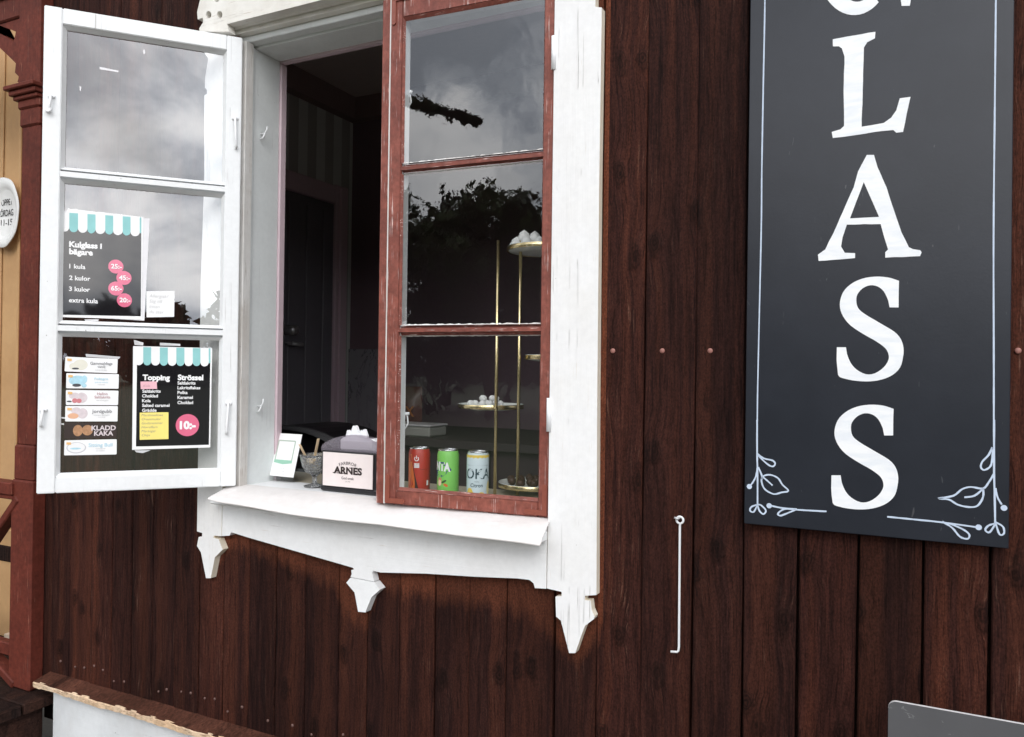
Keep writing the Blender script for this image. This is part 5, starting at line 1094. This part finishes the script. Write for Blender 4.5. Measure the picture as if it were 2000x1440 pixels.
# arched bracket with a raised diagonal, top beam
zt = PY(40, 42, PYF).z; bm = bmesh.new()
def pp(pts): return [(PY(x, y, PYF + 0.012).x, PY(x, y, PYF + 0.012).z) for x, y in pts]
pts = [(PX0 + 0.004, zt + 0.02)] + pp([(49, 166), (34, 160), (37, 150), (29, 142), (31, 124), (19, 112), (0, 94), (-40, 66), (-110, 40)]) + [(PX0 - 0.75, zt - 0.03), (PX0 - 0.75, zt + 0.02)]
prism(bm, pts, [pp([(31, 62), (27, 82), (12, 72), (-30, 50), (0, 50)])], lambda u, v, d: Vector((u, PYF + 0.012 + d, v)), 0, 0.035); mk('bracket', bm, MT['post'], porch)
bm = bmesh.new(); box(bm, -4.2, PX0 - 0.002, PYF + 0.004, -0.002, zt + 0.022, zt + 0.16, 0.005); box(bm, -4.2, PX0 - 0.002, PYF - 0.008, PYF + 0.003, zt + 0.10, zt + 0.125, 0.003); mk('beam', bm, MT['post'], porch)
# handrail and braces
zr = PY(25, 951, PYF + 0.02).z; bm = bmesh.new(); box(bm, -4.2, PX0 + 0.02, PYF - 0.012, PYF + 0.045, zr - 0.024, zr + 0.020, 0.004); box(bm, -4.2, PX0 + 0.015, PYF - 0.004, PYF + 0.036, zr - 0.040, zr - 0.0245, 0.003); mk('handrail', bm, MT['post'], porch)
def diag(p, q, w=0.045, y=PYF + 0.018):
    a = PY(*p, y); b_ = PY(*q, y); d = (b_ - a); ln = d.length; bm = bmesh.new()
    box(bm, -w / 2, w / 2, -0.014, 0.014, 0, ln, 0.004, Matrix.Translation(a) @ d.to_track_quat('Z', 'Y').to_matrix().to_4x4()); mk('brace', bm, MT['post'], porch)
diag((44, 972), (-160, 1275)); diag((36, 1335), (-170, 1105))
bm = bmesh.new(); zl = PY(15, 1250, PYF).z; box(bm, -4.2, PX0 - 0.001, PYF + 0.006, PYF + 0.040, zl - 0.06, zl - 0.015, 0.004); mk('lower_rail', bm, MT['post'], porch)
# deck boards
for k in range(13):
    y = -0.62 + k * 0.125
    if y > 0.2: break
    bm = bmesh.new(); x1 = -2.572 if y < -0.11 else (-2.572 if y + 0.12 < -0.005 else -2.66); box(bm, -5.5, x1 + random.uniform(-.004, .002), y, y + 0.119, DK - 0.036, DK, 0.004); mk('deck_board', bm, MT['deck'], porch)
bm = bmesh.new(); box(bm, -5.5, -2.605, -0.60, -0.035, 0.0, DK - 0.037, 0.004); mk('deck_skirt', bm, MT['deck'], porch)
# ochre board wall behind the porch
ow = empty('porch_wall', (-3.6, 0.3, 0)); tag(ow, 'ochre yellow plank wall behind the red porch post', 'wall')
for k in range(22):
    x1 = -2.70 - k * 0.125; bm = bmesh.new(); dy = 0.003 if k % 2 else 0.0; box(bm, x1 - 0.1235, x1, 0.300 - dy, 0.333, 0.86, 3.55, 0.003); mk('board', bm, MT['cream'], ow)
    bm = bmesh.new(); box(bm, x1 - 0.006, x1 + 0.008, 0.288, 0.2965, 0.86, 3.55, 0.003); mk('batten', bm, MT['cream'], ow)
zz = PY(15, 1075, 0.3).z; bm = bmesh.new(); box(bm, -5.44, -2.67, 0.262, 0.287, zz - 0.035, zz + 0.03, 0.004); mk('rail_board', bm, MT['deck'], ow)
bm = bmesh.new(); box(bm, -5.44, -2.67, 0.27, 0.333, 0.38, 0.859, 0.004); mk('base_board', bm, MT['cream'], ow)
# oval plate with opening hours
def plate():
    c = PY(13, 417, 0.276); t = empty('oval_plate', c); tag(t, 'white oval china plate with black opening hours hung on the ochre wall', 'plate')
    pm = plain('white_china', (0.74, 0.745, 0.73), 0.25); bm = bmesh.new(); prof = [(0, 0.0), (0.62, 0.0), (0.72, 0.012), (0.98, 0.020), (1.0, 0.017), (0.72, 0.006), (0, -0.006)]; seg = 48; rings = []
    for r_, d in prof:
        rings.append([bm.verts.new((c.x + 0.115 * r_ * math.cos(2 * math.pi * k / seg) * (1 + 0.012 * math.sin(k * 2 * math.pi * 8 / seg) * (r_ > .9)), c.y - d, c.z + 0.150 * r_ * math.sin(2 * math.pi * k / seg) * (1 + 0.012 * math.sin(k * 2 * math.pi * 8 / seg) * (r_ > .9)))) for k in range(seg)] if r_ else [bm.verts.new((c.x, c.y - d, c.z))] * seg)
    for r0, r1 in zip(rings, rings[1:]):
        for k in range(seg):
            q = list(dict.fromkeys([r0[k], r0[(k + 1) % seg], r1[(k + 1) % seg], r1[k]])); bm.faces.new(q)
    mk('dish', bm, pm, t, True)
    fn = lambda u, v, d: Vector((c.x + u, c.y - 0.0015 - d, c.z + v))
    for (s_, v, cap) in (('ÖPPET', 0.034, 0.026), ('LÖRDAGAR', -0.012, 0.027), ('11-15', -0.052, 0.026)):
        bm = bmesh.new(); text(bm, s_, 0.003 if len(s_) == 5 else 0.014, v, cap, fn, 0.0, 0.008, 'c', 0.080 if len(s_) == 5 else 0.135); flat('lettering', bm, plain('black_glaze', (0.02, 0.02, 0.02), 0.4), t)
plate()

# ================================================================== ACROSS THE YARD (mirrored in the panes)
def leaf_mat(name, a, b_):
    m, nt, b, o = newmat(name); oi = coords(nt); n = noise(nt, oi, 1.3, 3); nt.links.new(mixc(nt, ramp(nt, n, [(0.35, 0.0), (0.65, 1.0)]), a, b_), b.inputs['Base Color']); b.inputs['Roughness'].default_value = 0.7; return m
LM = leaf_mat('foliage', (0.030, 0.048, 0.016), (0.085, 0.115, 0.035)); LC = leaf_mat('conifer_foliage', (0.016, 0.028, 0.012), (0.040, 0.062, 0.022)); BK = plain('bark', (0.055, 0.042, 0.033), 0.9, 0, 0.2, 0.4, 20)
def leaves(rng, clumps, per, size):
    V = []; Fc = []
    for (c, r) in clumps:
        p = rng.normal(size=(per, 3)); p /= np.linalg.norm(p, axis=1)[:, None]; p *= (rng.random(per) ** 0.45)[:, None] * np.array(r); p += np.array(c)
        for q in p:
            a = rng.normal(size=3); a /= np.linalg.norm(a); b_ = np.cross(a, rng.normal(size=3)); b_ /= np.linalg.norm(b_); s_ = size * rng.uniform(0.6, 1.4); k = len(V)
            V += [q - a * s_, q + b_ * s_ * 0.5, q + a * s_, q - b_ * s_ * 0.5]; Fc.append((k, k + 1, k + 2, k + 3))
    me = bpy.data.meshes.new('crown'); me.from_pydata([tuple(v) for v in V], [], Fc); return me
def tree(x, y, h, r, lab, seed, conifer=False, name='garden_tree'):
    rng = np.random.default_rng(seed); t = empty(name, (x, y, 0)); tag(t, lab, 'tree', 'trees across the yard')
    bm = bmesh.new(); tube(bm, [(0, 0, -0.1), (0.05, 0.02, h * 0.3), (-0.04, 0.05, h * 0.6), (0, 0, h * 0.92)], [0.028 * h, 0.022 * h, 0.014 * h, 0.003 * h], 8)
    cl = []
    if conifer:
        for k in range(15):
            f = k / 14; cl += [((math.cos(k * 2.1 + j * 2.1) * r * (1 - f) * 0.55, math.sin(k * 2.1 + j * 2.1) * r * (1 - f) * 0.55, h * (0.16 + 0.82 * f)), (r * (1 - f) * 0.5 + 0.14, r * (1 - f) * 0.5 + 0.14, h * 0.035)) for j in range(3)]
    else:
        for k in range(20):
            a = rng.uniform(0, 6.28); e = rng.uniform(-0.6, 1.0); rr = r * rng.uniform(0.3, 0.8); c = (math.cos(a) * rr, math.sin(a) * rr, h * 0.64 + e * h * 0.27); cl.append((c, (r * 0.32, r * 0.32, h * 0.09)))
            if k < 8: tube(bm, [(0, 0, h * (0.3 + 0.03 * k)), (c[0] * .6, c[1] * .6, c[2] - h * 0.08), c], [0.010 * h, 0.006 * h, 0.002 * h], 5)
    mk('trunk', bm, BK, t, True, Matrix.Translation((x, y, 0)))
    me = leaves(rng, cl, 210 if not conifer else 110, 0.19 if not conifer else 0.17); o = bpy.data.objects.new('crown', me); COL.objects.link(o); me.materials.append(LC if conifer else LM); o.parent = t
    return t
kinds = [(-6, -24, 7.0, 2.8, 0), (-9.0, -22.5, 8.0, 2.8, 0), (-11.6, -23.5, 7.4, 2.8, 0), (-14.6, -23, 8.7, 3.2, 0), (-18.2, -22, 7.8, 3.0, 0), (-22, -20, 8.4, 3.2, 0), (-2.5, -27, 6.8, 2.8, 0), (-13, -28, 8.9, 2.4, 1), (-10.2, -28, 8.4, 2.4, 1)]
words = ['low round broadleaf tree', 'broad leafy tree', 'short bushy broadleaf tree', 'tallest rounded broadleaf tree', 'spreading broadleaf tree', 'wide dense broadleaf tree', 'small loose broadleaf tree', 'narrow pointed dark conifer', 'slim dark conifer']
for i, (x, y, h, r, cf) in enumerate(kinds): tree(x, y, h, r, words[i] + ' across the yard, mirrored in the red sash', 40 + i, bool(cf), 'conifer_tree' if cf else 'broadleaf_tree')
# tall pine whose lone limb is mirrored in the top pane
def pine():
    p = PY(930, 240, -0.03); d = ray(930, 240).normalized(); n = SN; rd = d - 2 * d.dot(n) * n; k = 15 / rd.length; tip = p + rd * 15
    p2 = PY(800, 200, -0.03); d2 = ray(800, 200).normalized(); rd2 = d2 - 2 * d2.dot(n) * n; q = p2 + rd2 * 15; dirv = (q - tip); root = q + dirv * 1.3
    t = empty('pine_tree', (root.x, root.y, 0)); tag(t, 'tall bare-stemmed pine with one lone limb mirrored in the top pane', 'tree')
    bm = bmesh.new(); tube(bm, [(root.x, root.y, -0.1), (root.x + 0.05, root.y, 4), (root.x, root.y, root.z + 2.5)], [0.17, 0.14, 0.05], 10); tube(bm, [root, q, tip], [0.06, 0.04, 0.012], 6); mk('trunk', bm, BK, t, True)
    rng = np.random.default_rng(5); cl = [(tuple(tip + (root - tip) * f), (0.26, 0.26, 0.07 + 0.06 * f + 0.02 * math.sin(f * 19))) for f in np.linspace(0.03, 0.98, 14)] + [((root.x, root.y, root.z + 1.6 + 0.4 * j), (0.8, 0.8, 0.3)) for j in range(4)]
    me = leaves(rng, cl, 330, 0.07); o = bpy.data.objects.new('crown', me); COL.objects.link(o); me.materials.append(LC); o.parent = t; o.matrix_parent_inverse = MW[t.name].inverted()
pine()
def wood():
    rng = np.random.default_rng(3); cl = []
    for k in range(150):
        a = R(-178 + 176 * k / 149); d = rng.uniform(70, 84); h = rng.uniform(4.5, 8.0)
        for j in range(3): cl.append(((math.cos(a) * d + rng.uniform(-2, 2), math.sin(a) * d, h * (0.28 + 0.3 * j)), (2.6 * (1.2 - 0.3 * j), 2.6 * (1.2 - 0.3 * j), h * 0.24)))
    me = leaves(rng, cl, 70, 0.75); o = bpy.data.objects.new('distant_wood', me); COL.objects.link(o); me.materials.append(LC); o['kind'] = 'stuff'; o['label'] = 'low dark wood edging the far side of the field'
wood()
